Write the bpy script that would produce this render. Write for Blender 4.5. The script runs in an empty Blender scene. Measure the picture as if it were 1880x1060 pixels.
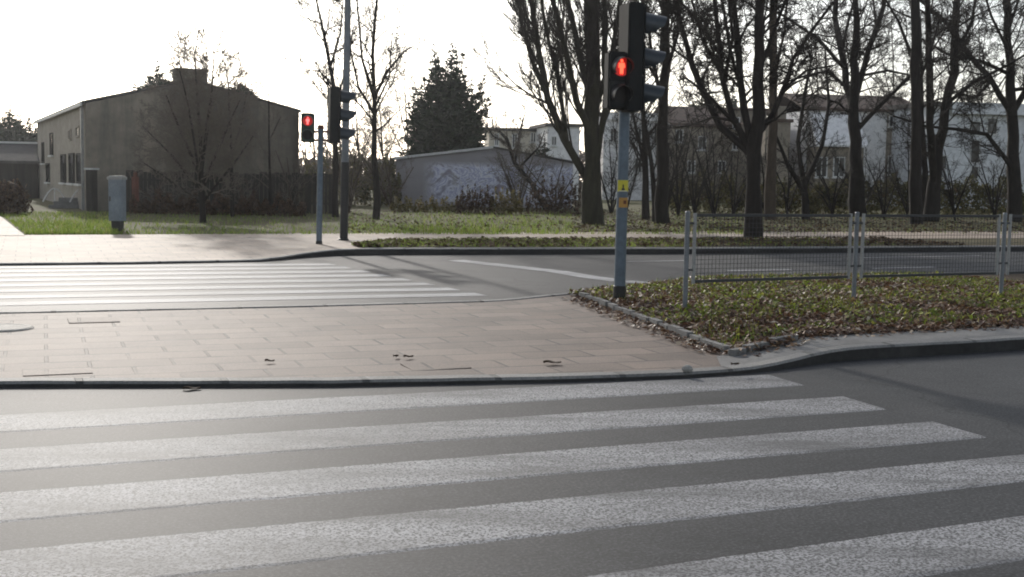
import bpy, math, random
import numpy as np
from mathutils import Vector, Matrix
rng = random.Random(7)
C = bpy.context.scene.collection
SC = bpy.context.scene

# ------------------------------------------------------------------ camera
FPX, PITCH, ROLL, HC = 2220.0, 0.0905, 0.018, 1.57
cp, sp_ = math.cos(PITCH), math.sin(PITCH)
_fw = np.array([0, cp, -sp_]); _up = np.array([0, sp_, cp]); _rt = np.array([1.0, 0, 0])
_r = math.cos(ROLL)*_rt + math.sin(ROLL)*_up
_u = -math.sin(ROLL)*_rt + math.cos(ROLL)*_up
def ray(px, py):
    return ((px-940)/FPX)*_r - ((py-530)/FPX)*_u + _fw
def G(px, py, z=0.0):
    d = ray(px, py); t = (z-HC)/d[2]
    return np.array([d[0]*t, d[1]*t, z])
def W(px, py, Y):
    d = ray(px, py); t = Y/d[1]
    return np.array([d[0]*t, Y, HC+d[2]*t])
def on_plane(px, py, p0, az):
    """local (s, z) where the view ray meets the upright plane through p0 along azimuth az"""
    a = math.radians(az); dx, dy = math.sin(a), math.cos(a)
    n = np.array([dy, -dx, 0.0])
    d = ray(px, py)
    t = (n[0]*p0[0]+n[1]*p0[1]) / (n[0]*d[0]+n[1]*d[1])
    x, y, z = d[0]*t, d[1]*t, HC+d[2]*t
    return ((x-p0[0])*dx+(y-p0[1])*dy, z)
cam = bpy.data.cameras.new('camera'); co = bpy.data.objects.new('camera', cam); C.objects.link(co)
cam.sensor_width = 36; cam.lens = FPX/1880*36; cam.clip_start = 0.05; cam.clip_end = 2000
co.matrix_world = Matrix(((_r[0], _u[0], -_fw[0], 0), (_r[1], _u[1], -_fw[1], 0), (_r[2], _u[2], -_fw[2], HC), (0, 0, 0, 1)))
SC.camera = co

# ------------------------------------------------------------------ light
SUN_AZ, SUN_EL = math.radians(-20.5), math.radians(22)
wd = bpy.data.worlds.new('World'); SC.world = wd; wd.use_nodes = True
nt = wd.node_tree; bg = nt.nodes['Background']
sky = nt.nodes.new('ShaderNodeTexSky'); sky.sky_type = 'NISHITA'; sky.sun_disc = False
sky.sun_elevation = SUN_EL; sky.sun_rotation = SUN_AZ
sky.air_density = 1.0; sky.dust_density = 1.5; sky.ozone_density = 1.0
# thin bright high cloud over the blue: the sky colour pulled towards white
hs = nt.nodes.new('ShaderNodeHueSaturation'); hs.inputs['Saturation'].default_value = 0.45
nt.links.new(sky.outputs[0], hs.inputs['Color']); nt.links.new(hs.outputs[0], bg.inputs[0]); bg.inputs[1].default_value = 0.145
sl = bpy.data.lights.new('sun', 'SUN'); so = bpy.data.objects.new('sun', sl); C.objects.link(so)
sl.energy = 2.3; sl.angle = math.radians(1.6); sl.color = (1.0, 0.95, 0.88)
tosun = Vector((math.sin(SUN_AZ)*math.cos(SUN_EL), math.cos(SUN_AZ)*math.cos(SUN_EL), math.sin(SUN_EL)))
so.rotation_euler = tosun.to_track_quat('Z', 'Y').to_euler()
so.location = tosun*60
SC.view_settings.view_transform = 'Standard'; SC.view_settings.look = 'None'
SC.view_settings.exposure = 0.2; SC.view_settings.gamma = 1
SC.cycles.filter_width = 1.9
SC.cycles.max_bounces = 6; SC.cycles.diffuse_bounces = 3; SC.cycles.glossy_bounces = 3
SC.cycles.transparent_max_bounces = 6

# ------------------------------------------------------------------ materials
class NT:
    def __init__(s, m):
        s.t = m.node_tree; s.n = s.t.nodes; s.l = s.t.links; s.b = s.n['Principled BSDF']
    def N(s, typ, **kw):
        n = s.n.new(typ)
        for k, v in kw.items():
            if k in n.inputs: n.inputs[k].default_value = v
            else: setattr(n, k, v)
        return n
    def L(s, a, b): s.l.new(a, b)
    def pos(s, scale=(1, 1, 1), rot=0):
        g = s.N('ShaderNodeNewGeometry'); m = s.N('ShaderNodeMapping')
        m.inputs['Scale'].default_value = scale; m.inputs['Rotation'].default_value = (0, 0, rot)
        s.L(g.outputs['Position'], m.inputs['Vector']); return m.outputs[0]
    def noise(s, vec, scale, detail=3, rough=0.6):
        n = s.N('ShaderNodeTexNoise', Scale=scale, Detail=detail, Roughness=rough); s.L(vec, n.inputs['Vector']); return n.outputs['Fac']
    def ramp(s, fac, stops):
        r = s.N('ShaderNodeValToRGB'); e = r.color_ramp.elements
        while len(e) < len(stops): e.new(0.5)
        for i, (p, c) in enumerate(stops):
            e[i].position = p; e[i].color = (*c, 1) if len(c) == 3 else c
        s.L(fac, r.inputs[0]); return r.outputs[0]
    def mix(s, fac, a, b, blend='MIX'):
        m = s.N('ShaderNodeMixRGB', blend_type=blend)
        for i, v in ((0, fac), (1, a), (2, b)):
            if hasattr(v, 'is_linked') or isinstance(v, bpy.types.NodeSocket): s.L(v, m.inputs[i])
            elif isinstance(v, (int, float)): m.inputs[i].default_value = v
            else: m.inputs[i].default_value = (*v, 1)
        return m.outputs[0]
    def bump(s, h, strength, dist):
        b = s.N('ShaderNodeBump', Strength=strength, Distance=dist); s.L(h, b.inputs['Height']); s.L(b.outputs[0], s.b.inputs['Normal'])
MATS = {}
def newmat(name):
    m = bpy.data.materials.new(name); m.use_nodes = True; MATS[name] = m
    return m, NT(m)
def simple(name, c1, c2=None, scale=3.0, rough=0.7, spec=0.4, metal=0.0, bump=0.0, bscale=40, stretch=(1, 1, 1)):
    m, t = newmat(name)
    c2 = c2 or tuple(x*0.7 for x in c1)
    v = t.pos(stretch)
    col = t.ramp(t.noise(v, scale, 5), [(0.3, c1), (0.7, c2)])
    fine = t.ramp(t.noise(v, scale*9, 3), [(0.3, (0.82,)*3), (0.7, (1.12,)*3)])
    t.L(t.mix(1.0, col, fine, 'MULTIPLY'), t.b.inputs['Base Color'])
    t.b.inputs['Roughness'].default_value = rough; t.b.inputs['Specular IOR Level'].default_value = spec
    t.b.inputs['Metallic'].default_value = metal
    if bump: t.bump(t.noise(v, bscale, 4), bump, 0.02)
    return m
def tinted(name, stops, rough=0.75, spec=0.3, trans=0.0):
    """leaf material: colour picked by a random value stored per face"""
    m, t = newmat(name)
    a = t.N('ShaderNodeAttribute', attribute_name='tint')
    t.L(t.ramp(a.outputs['Fac'], stops), t.b.inputs['Base Color'])
    t.b.inputs['Roughness'].default_value = rough; t.b.inputs['Specular IOR Level'].default_value = spec
    if trans:
        tr = t.N('ShaderNodeBsdfTranslucent'); mx = t.N('ShaderNodeMixShader', Fac=trans)
        t.L(t.ramp(a.outputs['Fac'], stops), tr.inputs['Color'])
        out = t.n['Material Output']
        t.L(t.b.outputs[0], mx.inputs[1]); t.L(tr.outputs[0], mx.inputs[2]); t.L(mx.outputs[0], out.inputs['Surface'])
    return m
PHI = 0.40
def asphalt():
    m, t = newmat('asphalt'); v = t.pos(rot=-PHI); vs = t.pos((0.25, 1.6, 1), rot=-PHI)
    base = t.ramp(t.noise(v, 0.45, 5), [(0.25, (0.028, 0.029, 0.031)), (0.75, (0.050, 0.0505, 0.052))])
    streak = t.ramp(t.noise(vs, 0.9, 4), [(0.3, (0.80,)*3), (0.7, (1.15,)*3)])
    ag = t.ramp(t.noise(v, 55, 3, 0.8), [(0.30, (0.35,)*3), (0.50, (0.90,)*3), (0.70, (2.6,)*3)])
    stain = t.ramp(t.noise(v, 0.9, 6, .7), [(0.30, (0.62,)*3), (0.46, (1.0,)*3), (0.62, (1.0,)*3), (0.8, (1.25,)*3)])
    base = t.mix(1.0, base, stain, 'MULTIPLY')
    mid = t.ramp(t.noise(v, 9, 4, .8), [(0.3, (0.80,)*3), (0.7, (1.22,)*3)])
    c = t.mix(1.0, t.mix(1.0, t.mix(1.0, base, streak, 'MULTIPLY'), mid, 'MULTIPLY'), ag, 'MULTIPLY')
    # thin cracks with a shape of their own
    vo = t.N('ShaderNodeTexVoronoi', feature='DISTANCE_TO_EDGE', Scale=0.16)
    vd = t.N('ShaderNodeVectorMath', operation='ADD'); nz = t.N('ShaderNodeTexNoise', Scale=1.2, Detail=4)
    t.L(v, nz.inputs['Vector']); t.L(v, vd.inputs[0]); t.L(nz.outputs['Color'], vd.inputs[1]); t.L(vd.outputs[0], vo.inputs['Vector'])
    cr = t.ramp(vo.outputs['Distance'], [(0.0, (0.45,)*3), (0.0035, (1,)*3)])
    c = t.mix(1.0, c, cr, 'MULTIPLY')
    t.L(c, t.b.inputs['Base Color'])
    t.b.inputs['Roughness'].default_value = 0.68; t.b.inputs['Specular IOR Level'].default_value = 0.26
    t.bump(t.noise(v, 110, 2), 0.25, 0.004)
asphalt()
def paint(name, lo, hi, white, thr=(0.40, 0.52)):
    m, t = newmat(name); v = t.pos(rot=-PHI); w = t.pos((0.5, 2.0, 1), rot=-PHI)
    grain = t.noise(v, 74, 2, 0.7)
    cov = t.ramp(grain, [(thr[0], (0, 0, 0)), (thr[1], (1, 1, 1))])
    wear = t.ramp(t.noise(w, 1.3, 6, .7), [(0.34, (0.25,)*3), (0.54, (1,)*3)])
    tyre = t.ramp(t.noise(t.pos((0.10, 1.3, 1), rot=-PHI), 1.0, 3), [(0.36, (0.62,)*3), (0.6, (1,)*3)])
    white = t.mix(1.0, white, tyre, 'MULTIPLY')
    cov = t.mix(1.0, cov, wear, 'MULTIPLY')
    t.L(t.mix(cov, lo, white), t.b.inputs['Base Color'])
    t.b.inputs['Roughness'].default_value = 0.68; t.b.inputs['Specular IOR Level'].default_value = 0.32
    t.bump(grain, 0.35, 0.006)
paint('road_paint', (0.075, 0.075, 0.075), None, (0.40, 0.40, 0.412), (0.43, 0.55))
paint('road_paint_worn', (0.13, 0.13, 0.13), None, (0.42, 0.42, 0.43), (0.3, 0.45))
def slabs(name, c1, c2, mortar, bw, bh, rot, joint=0.012):
    m, t = newmat(name); v = t.pos(rot=rot)
    b = t.N('ShaderNodeTexBrick', Scale=1.0); b.offset = 0.5
    b.inputs['Color1'].default_value = (*c1, 1); b.inputs['Color2'].default_value = (*c2, 1); b.inputs['Mortar'].default_value = (*c1, 1)
    b.inputs['Mortar Size'].default_value = joint; b.inputs['Brick Width'].default_value = bw; b.inputs['Row Height'].default_value = bh
    b.inputs['Bias'].default_value = 0.0; b.inputs['Mortar Smooth'].default_value = 0.25
    t.L(v, b.inputs['Vector'])
    blot = t.ramp(t.noise(v, 1.1, 6, .7), [(0.3, (0.66, 0.66, 0.66)), (0.5, (1, 1, 1)), (0.7, (1.2, 1.17, 1.12))])
    fine = t.ramp(t.noise(v, 50, 3, .7), [(0.3, (0.66,)*3), (0.7, (1.3,)*3)])
    c = t.mix(1.0, t.mix(1.0, b.outputs['Color'], blot, 'MULTIPLY'), fine, 'MULTIPLY')
    # only some joints stand open, the rest are sanded shut
    op = t.ramp(t.noise(t.pos((1, 1, 1), rot), 1.7, 3), [(0.40, (0.15,)*3), (0.60, (0.95,)*3)])
    f = t.mix(1.0, b.outputs['Fac'], op, 'MULTIPLY')
    c = t.mix(f, c, mortar)
    t.L(c, t.b.inputs['Base Color'])
    t.b.inputs['Roughness'].default_value = 0.72; t.b.inputs['Specular IOR Level'].default_value = 0.35
    inv = t.N('ShaderNodeMath', operation='SUBTRACT'); inv.inputs[0].default_value = 1.0
    t.L(f, inv.inputs[1])
    ad = t.N('ShaderNodeMath', operation='MULTIPLY_ADD'); ad.inputs[1].default_value = 0.12
    t.L(t.noise(v, 45, 3), ad.inputs[0]); t.L(inv.outputs[0], ad.inputs[2])
    t.bump(ad.outputs[0], 0.6, 0.01)
slabs('island_slabs', (0.135, 0.102, 0.082), (0.205, 0.158, 0.130), (0.045, 0.038, 0.032), 0.64, 0.38, -PHI+0.03, 0.017)
slabs('far_slabs', (0.33, 0.262, 0.205), (0.41, 0.33, 0.265), (0.14, 0.115, 0.10), 0.5, 0.5, -PHI+0.02, 0.01)
simple('concrete', (0.23, 0.226, 0.218), (0.145, 0.142, 0.137), 2.5, 0.75, 0.3, bump=0.3, bscale=60)
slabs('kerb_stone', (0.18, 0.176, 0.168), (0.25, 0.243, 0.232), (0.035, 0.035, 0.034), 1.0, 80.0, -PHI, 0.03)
simple('kerb_face_shaded', (0.060, 0.058, 0.056), (0.038, 0.037, 0.036), 1.8, 0.9, 0.12, bump=0.4, bscale=60)  # near-black copy of the kerb: shade of the backlit face put into the colour
simple('kerb_concrete', (0.215, 0.208, 0.198), (0.145, 0.141, 0.135), 3.0, 0.7, 0.35, bump=0.25, bscale=70)
def ground_mat(name, cols, scale=1.5, bump=0.6):
    m, t = newmat(name); v = t.pos()
    n1 = t.noise(v, scale, 6, 0.65); n2 = t.noise(v, scale*14, 4, 0.7)
    mx = t.N('ShaderNodeMath', operation='MULTIPLY_ADD'); mx.inputs[1].default_value = 0.45
    t.L(n2, mx.inputs[0]); sc = t.N('ShaderNodeMath', operation='MULTIPLY'); sc.inputs[1].default_value = 0.55
    t.L(n1, sc.inputs[0]); t.L(sc.outputs[0], mx.inputs[2])
    t.L(t.ramp(mx.outputs[0], cols), t.b.inputs['Base Color'])
    t.b.inputs['Roughness'].default_value = 0.9; t.b.inputs['Specular IOR Level'].default_value = 0.15
    t.bump(n2, bump, 0.05)
ground_mat('lawn', [(0.30, (0.080, 0.062, 0.038)), (0.46, (0.100, 0.090, 0.042)), (0.60, (0.105, 0.118, 0.038)), (0.75, (0.155, 0.140, 0.068))], 0.35)
ground_mat('soil', [(0.30, (0.040, 0.030, 0.020)), (0.5, (0.075, 0.055, 0.038)), (0.7, (0.12, 0.09, 0.06))], 2.0)
ground_mat('verge_soil', [(0.30, (0.060, 0.046, 0.030)), (0.5, (0.10, 0.085, 0.045)), (0.7, (0.13, 0.115, 0.06))], 0.6)
simple('bark', (0.042, 0.035, 0.030), (0.020, 0.017, 0.015), 3.0, 0.9, 0.2, bump=0.6, bscale=14, stretch=(3, 3, 0.6))
simple('bark_brown', (0.105, 0.080, 0.060), (0.062, 0.048, 0.038), 3.0, 0.9, 0.2, bump=0.6, bscale=14, stretch=(3, 3, 0.6))
simple('bark_green', (0.060, 0.056, 0.036), (0.028, 0.025, 0.020), 2.0, 0.9, 0.2, bump=0.6, bscale=14, stretch=(3, 3, 0.6))
simple('twig', (0.050, 0.042, 0.035), (0.032, 0.027, 0.023), 1.5, 0.85, 0.2)
simple('twig_pale', (0.200, 0.168, 0.135), (0.140, 0.118, 0.096), 1.5, 0.85, 0.2)
simple('render_grey', (0.225, 0.205, 0.180), (0.145, 0.135, 0.122), 0.30, 0.9, 0.2, bump=0.15, bscale=30)
simple('render_beige', (0.42, 0.375, 0.315), (0.32, 0.285, 0.235), 0.5, 0.9, 0.2, bump=0.15, bscale=30)
simple('render_tan', (0.31, 0.27, 0.215), (0.25, 0.215, 0.17), 0.4, 0.9, 0.2)
simple('render_white', (0.86, 0.85, 0.84), (0.77, 0.76, 0.76), 0.4, 0.85, 0.2)
simple('render_blue', (0.72, 0.735, 0.75), (0.62, 0.635, 0.66), 0.4, 0.85, 0.2)
simple('render_cream', (0.62, 0.57, 0.48), (0.52, 0.48, 0.40), 0.4, 0.85, 0.2)
simple('tile_brown', (0.115, 0.075, 0.056), (0.075, 0.053, 0.043), 3, 0.8, 0.3)
simple('tar_roof', (0.10, 0.095, 0.090), (0.07, 0.067, 0.064), 1, 0.9, 0.2)
simple('white_trim', (0.72, 0.72, 0.70), (0.60, 0.60, 0.58), 3, 0.6, 0.4)
simple('chimney_render', (0.27, 0.235, 0.185), (0.20, 0.175, 0.14), 1.2, 0.9, 0.2)
simple('dark_glass', (0.035, 0.04, 0.048), (0.025, 0.028, 0.034), 1, 0.12, 0.6)
simple('dark_wood', (0.060, 0.056, 0.046), (0.030, 0.028, 0.025), 1.2, 0.9, 0.2, stretch=(6, 6, 0.5))
simple('rust_red', (0.20, 0.075, 0.050), (0.13, 0.055, 0.04), 3, 0.8, 0.3)
simple('steel_blue', (0.135, 0.175, 0.215), (0.095, 0.128, 0.160), 2.0, 0.5, 0.4, metal=0.1, bump=0.06, bscale=25)
simple('galvanised', (0.21, 0.23, 0.25), (0.15, 0.165, 0.18), 5.0, 0.5, 0.45, metal=0.3)
simple('galvanised_pale', (0.34, 0.345, 0.34), (0.25, 0.255, 0.255), 5.0, 0.45, 0.5, metal=0.2)
simple('dark_steel', (0.05, 0.052, 0.055), (0.035, 0.036, 0.038), 5.0, 0.55, 0.4)
simple('wire', (0.075, 0.078, 0.082), (0.05, 0.052, 0.055), 5.0, 0.5, 0.5, metal=0.5)
simple('black_paint', (0.018, 0.018, 0.019), (0.028, 0.027, 0.026), 2.0, 0.5, 0.45)
simple('signal_black', (0.009, 0.010, 0.010), (0.013, 0.014, 0.014), 2.0, 0.6, 0.22, bump=0.05, bscale=20)
simple('signal_green', (0.020, 0.045, 0.030), (0.014, 0.030, 0.022), 2.0, 0.5, 0.4)
simple('visor_slate', (0.026, 0.036, 0.047), (0.018, 0.026, 0.034), 2.0, 0.38, 0.5)
simple('lens_dark', (0.014, 0.011, 0.010), (0.008, 0.008, 0.008), 6.0, 0.5, 0.3)
simple('yellow_plate', (0.62, 0.56, 0.05), (0.52, 0.46, 0.05), 8.0, 0.5, 0.4)
simple('orange_plate', (0.50, 0.27, 0.05), (0.42, 0.23, 0.06), 8.0, 0.5, 0.4)
simple('cabinet_grey', (0.24, 0.28, 0.32), (0.165, 0.19, 0.22), 2.5, 0.6, 0.4)
simple('dead_leaf', (0.10, 0.065, 0.040), (0.05, 0.035, 0.026), 30, 0.8, 0.3)
simple('stone_pale', (0.40, 0.39, 0.36), (0.28, 0.27, 0.25), 12, 0.8, 0.3)
simple('iron_pale', (0.50, 0.47, 0.42), (0.36, 0.34, 0.31), 14, 0.75, 0.3, metal=0.0, bump=0.4, bscale=40)
def stained():
    m = MATS['render_grey']; t = NT(m); v = t.pos((1, 1, .12)); w = t.pos()
    old = t.b.inputs['Base Color'].links[0].from_socket
    run = t.ramp(t.noise(v, 1.3, 5, .7), [(0.35, (0.70, 0.71, 0.70)), (0.55, (1.05, 1.03, 1.0)), (0.75, (1.25, 1.19, 1.12))])
    pat = t.ramp(t.noise(w, 0.16, 3), [(0.42, (0.85, 0.87, 0.86)), (0.50, (1.15, 1.12, 1.05))])
    t.L(t.mix(1.0, t.mix(1.0, old, run, 'MULTIPLY'), pat, 'MULTIPLY'), t.b.inputs['Base Color'])
stained()
def emit(name, col, s):
    m, t = newmat(name); t.b.inputs['Base Color'].default_value = (*col, 1)
    t.b.inputs['Emission Color'].default_value = (*col, 1); t.b.inputs['Emission Strength'].default_value = s
    t.b.inputs['Roughness'].default_value = 0.4
emit('lamp_red', (1.0, 0.10, 0.045), 1.9)
emit('lamp_red_dim', (0.55, 0.015, 0.012), 0.30)
emit('lamp_pink', (1.0, 0.16, 0.15), 1.7)
def graffiti():
    m, t = newmat('graffiti_wall'); tc = t.N('ShaderNodeTexCoord'); v = tc.outputs['Object']
    base = t.ramp(t.noise(v, 0.5, 5), [(0.3, (0.30, 0.285, 0.30)), (0.7, (0.38, 0.36, 0.375))])
    sep = t.N('ShaderNodeSeparateXYZ'); t.L(v, sep.inputs[0])
    def band(sock, a, b, soft):
        r1 = t.N('ShaderNodeMapRange'); r1.inputs[1].default_value = a; r1.inputs[2].default_value = a+soft; t.L(sock, r1.inputs[0])
        r2 = t.N('ShaderNodeMapRange'); r2.inputs[1].default_value = b; r2.inputs[2].default_value = b-soft; t.L(sock, r2.inputs[0])
        m_ = t.N('ShaderNodeMath', operation='MULTIPLY'); t.L(r1.outputs[0], m_.inputs[0]); t.L(r2.outputs[0], m_.inputs[1]); return m_.outputs[0]
    bx = band(sep.outputs[0], 1.3, 10.0, 0.8); bz = band(sep.outputs[2], 0.2, 2.4, 0.3)
    mk = t.N('ShaderNodeMath', operation='MULTIPLY'); t.L(bx, mk.inputs[0]); t.L(bz, mk.inputs[1])
    wn = t.N('ShaderNodeTexNoise', Scale=1.1, Detail=4.0, Distortion=2.2); wn.inputs['Roughness'].default_value = .6; t.L(v, wn.inputs['Vector'])
    paintc = t.ramp(wn.outputs['Fac'], [(0.25, (0.24, 0.18, 0.19)), (0.40, (0.36, 0.36, 0.46)), (0.48, (0.78, 0.80, 0.90)), (0.54, (0.36, 0.37, 0.55)), (0.60, (0.82, 0.84, 0.92)), (0.78, (0.33, 0.27, 0.30))])
    n = t.ramp(t.noise(v, 0.9, 4, .7), [(0.34, (0.0,)*3), (0.42, (1, 1, 1))])
    f = t.mix(1.0, n, mk.outputs[0], 'MULTIPLY')
    t.L(t.mix(f, base, paintc), t.b.inputs['Base Color']); t.b.inputs['Roughness'].default_value = 0.85
    t.b.inputs['Specular IOR Level'].default_value = 0.2
graffiti()
tinted('ivy_leaf', [(0.0, (0.060, 0.080, 0.018)), (0.45, (0.15, 0.20, 0.032)), (0.75, (0.28, 0.33, 0.050)), (1.0, (0.44, 0.43, 0.10))], 0.55, 0.35, 0.4)
tinted('litter_leaf', [(0.0, (0.060, 0.032, 0.022)), (0.4, (0.135, 0.070, 0.042)), (0.7, (0.23, 0.13, 0.070)), (0.9, (0.34, 0.23, 0.13)), (1.0, (0.55, 0.48, 0.38))], 0.55, 0.4, 0.2)
tinted('old_leaf', [(0.0, (0.050, 0.034, 0.022)), (0.5, (0.10, 0.066, 0.040)), (1.0, (0.17, 0.115, 0.070))], 0.8, 0.15, 0.15)
tinted('grass_blade', [(0.0, (0.11, 0.16, 0.022)), (0.5, (0.20, 0.30, 0.040)), (0.8, (0.29, 0.35, 0.070)), (1.0, (0.36, 0.31, 0.15))], 0.6, 0.3, 0.55)
tinted('conifer_needles', [(0.0, (0.012, 0.022, 0.012)), (0.5, (0.024, 0.042, 0.021)), (1.0, (0.045, 0.066, 0.034))], 0.8, 0.2)
tinted('hedge_leaf', [(0.0, (0.045, 0.046, 0.020)), (0.4, (0.090, 0.088, 0.034)), (0.7, (0.14, 0.13, 0.048)), (0.9, (0.20, 0.18, 0.065)), (1.0, (0.16, 0.10, 0.055))], 0.7, 0.3, 0.3)
tinted('rust_leaf', [(0.0, (0.045, 0.028, 0.020)), (0.5, (0.085, 0.052, 0.034)), (1.0, (0.15, 0.095, 0.055))], 0.8, 0.2)
tinted('weed_leaf', [(0.0, (0.070, 0.062, 0.026)), (0.4, (0.12, 0.105, 0.035)), (0.7, (0.20, 0.17, 0.06)), (1.0, (0.26, 0.19, 0.09))], 0.7, 0.3, 0.3)

# ------------------------------------------------------------------ mesh helpers
class MB:
    def __init__(s): s.v = []; s.f = []; s.t = []; s.m = []; s.mi = 0
    def face(s, idx, tint=None): s.f.append(idx); s.t.append(tint if tint is not None else 0.5); s.m.append(s.mi)
    def quad(s, a, b, c, d, tint=None):
        n = len(s.v); s.v += [tuple(a), tuple(b), tuple(c), tuple(d)]; s.face((n, n+1, n+2, n+3), tint)
    def tri(s, a, b, c, tint=None):
        n = len(s.v); s.v += [tuple(a), tuple(b), tuple(c)]; s.face((n, n+1, n+2), tint)
    def frame_box(s, c, ax, ay, az, hx, hy, hz, bev=0.0):
        """box with half sizes along unit axes; bev chamfers the edges that run along az"""
        c, ax, ay, az = (np.array(q, float) for q in (c, ax, ay, az))
        if bev: ring = [(-hx+bev, -hy), (hx-bev, -hy), (hx, -hy+bev), (hx, hy-bev), (hx-bev, hy), (-hx+bev, hy), (-hx, hy-bev), (-hx, -hy+bev)]
        else: ring = [(-hx, -hy), (hx, -hy), (hx, hy), (-hx, hy)]
        n = len(s.v); k = len(ring)
        for z in (-hz, hz):
            for x, y in ring: s.v.append(tuple(c+ax*x+ay*y+az*z))
        for i in range(k): s.face((n+i, n+(i+1) % k, n+k+(i+1) % k, n+k+i))
        s.face(tuple(n+i for i in range(k))[::-1]); s.face(tuple(n+k+i for i in range(k)))
    def box(s, c, size, az=0.0, bev=0.0):
        """az: azimuth in degrees of the local y axis"""
        a = math.radians(az)
        s.frame_box(c, (math.cos(a), -math.sin(a), 0), (math.sin(a), math.cos(a), 0), (0, 0, 1), size[0]/2, size[1]/2, size[2]/2, bev)
    def tube(s, pts, rad, n=6, cap=True):
        pts = [np.array(p, float) for p in pts]; base = len(s.v); prev = None
        for i, p in enumerate(pts):
            d = pts[min(i+1, len(pts)-1)]-pts[max(i-1, 0)]; L = math.sqrt(d@d) or 1; d = d/L
            if prev is None:
                a = np.array([1.0, 0, 0]) if abs(d[0]) < 0.8 else np.array([0, 1.0, 0])
            else: a = prev
            a = a-d*(a@d); a /= math.sqrt(a@a) or 1; prev = a
            b = np.array([d[1]*a[2]-d[2]*a[1], d[2]*a[0]-d[0]*a[2], d[0]*a[1]-d[1]*a[0]])
            for k in range(n):
                t = 2*math.pi*k/n; q = p+(a*math.cos(t)+b*math.sin(t))*rad[i]; s.v.append((q[0], q[1], q[2]))
        for i in range(len(pts)-1):
            for k in range(n):
                s.face((base+i*n+k, base+i*n+(k+1) % n, base+(i+1)*n+(k+1) % n, base+(i+1)*n+k))
        if cap:
            s.face(tuple(base+k for k in range(n))[::-1]); e = base+(len(pts)-1)*n; s.face(tuple(e+k for k in range(n)))
    def prism(s, poly, d):
        """closed polygon (3d points) pushed along vector d"""
        n = len(s.v); k = len(poly); d = np.array(d, float)
        for p in poly: s.v.append(tuple(np.array(p, float)))
        for p in poly: s.v.append(tuple(np.array(p, float)+d))
        s.face(tuple(range(n, n+k))[::-1]); s.face(tuple(range(n+k, n+2*k)))
        for i in range(k): s.face((n+i, n+(i+1) % k, n+k+(i+1) % k, n+k+i))
    def build(s, name, mats, parent=None, origin=None, smooth=False, tint=False):
        if isinstance(mats, str): mats = [mats]
        o_ = np.array(parent.location) if parent is not None and origin is None else np.array(origin if origin is not None else (0, 0, 0), float)
        if parent is not None and parent.parent is not None: o_ = o_+np.array(parent.parent.location)
        me = bpy.data.meshes.new(name)
        V = np.array(s.v, float)-o_
        me.from_pydata(V.tolist(), [], s.f)
        for m in mats: me.materials.append(MATS[m])
        if len(mats) > 1: me.polygons.foreach_set('material_index', s.m)
        if tint:
            at = me.attributes.new('tint', 'FLOAT', 'FACE'); at.data.foreach_set('value', s.t)
        if smooth: me.polygons.foreach_set('use_smooth', [True]*len(me.polygons))
        me.update()
        ob = bpy.data.objects.new(name, me); C.objects.link(ob)
        if parent is not None: ob.parent = parent
        else: ob.location = o_
        return ob
def thing(name, label, cat, loc, group=None):
    o = bpy.data.objects.new(name, None); C.objects.link(o); o.location = tuple(float(x) for x in loc); o.empty_display_size = 0.2
    return tag(o, label, cat, group)
def tag(o, label, cat, group=None):
    o['label'] = label; o['category'] = cat
    if group: o['group'] = group
    return o
def kind(o, k, label=None):
    o['kind'] = k
    if label: o['label'] = label
    return o
def smooth_by_angle(o, deg=35):
    me = o.data
    me.polygons.foreach_set('use_smooth', [True]*len(me.polygons))
    try: me.set_sharp_from_angle(angle=math.radians(deg))
    except Exception: pass
    return o

# ------------------------------------------------------------------ road frame: u along the road, v across it (away from the camera)
TU = np.array([math.cos(PHI), math.sin(PHI)]); TV = np.array([-math.sin(PHI), math.cos(PHI)])
def uv(p): return (p[0]*TU[0]+p[1]*TU[1], p[0]*TV[0]+p[1]*TV[1])
def xy(u, v): return TU*u+TV*v
def curve(pix, z, ext=(None, None)):
    q = sorted(uv(G(a, b, z)) for a, b in pix)
    U = [a for a, b in q]; V = [b for a, b in q]
    U = [-90]+U+[110]; V = [V[0] if ext[0] is None else ext[0]]+V+[V[-1] if ext[1] is None else ext[1]]
    return lambda u: float(np.interp(u, U, V))
def ss(x): x = min(1, max(0, x)); return x*x*(3-2*x)
def h_island(u): return 0.045+0.075*ss((u-5.5)/1.7)
kerb_front = curve([(0, 697), (600, 696), (1040, 688), (1174, 684), (1263, 681), (1353, 674), (1398, 671), (1442, 665), (1487, 658), (1532, 652), (1621, 646), (1755, 639), (1880, 631)], 0.06)
isl_back = curve([(0, 572), (560, 560), (890, 551), (1060, 546), (1105, 541), (1180, 534), (1240, 526), (1290, 520), (1880, 509)], 0.06)
bed_front = curve([(1340, 641), (1442, 629), (1465, 620), (1621, 611), (1880, 598)], 0.12)
bed_left = [G(1066, 551, .07), G(1335, 640, .1)]
bl = [uv(q) for q in bed_left]
far_front = curve([(0, 478), (240, 476), (480, 472), (520, 469), (560, 465), (620, 461), (700, 460), (1240, 459), (1880, 455)], 0.09)
walk_front_verge = curve([(640, 452), (720, 442), (900, 441), (1240, 440), (1880, 438)], 0.12)
far_back = curve([(0, 432), (700, 428), (1100, 426), (1880, 424)], 0.12)
def h_far(u):
    a = uv(G(420, 474, .05))[0]; b = uv(G(660, 460, .1))[0]
    return 0.04+0.085*ss((u-a)/(b-a))
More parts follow.
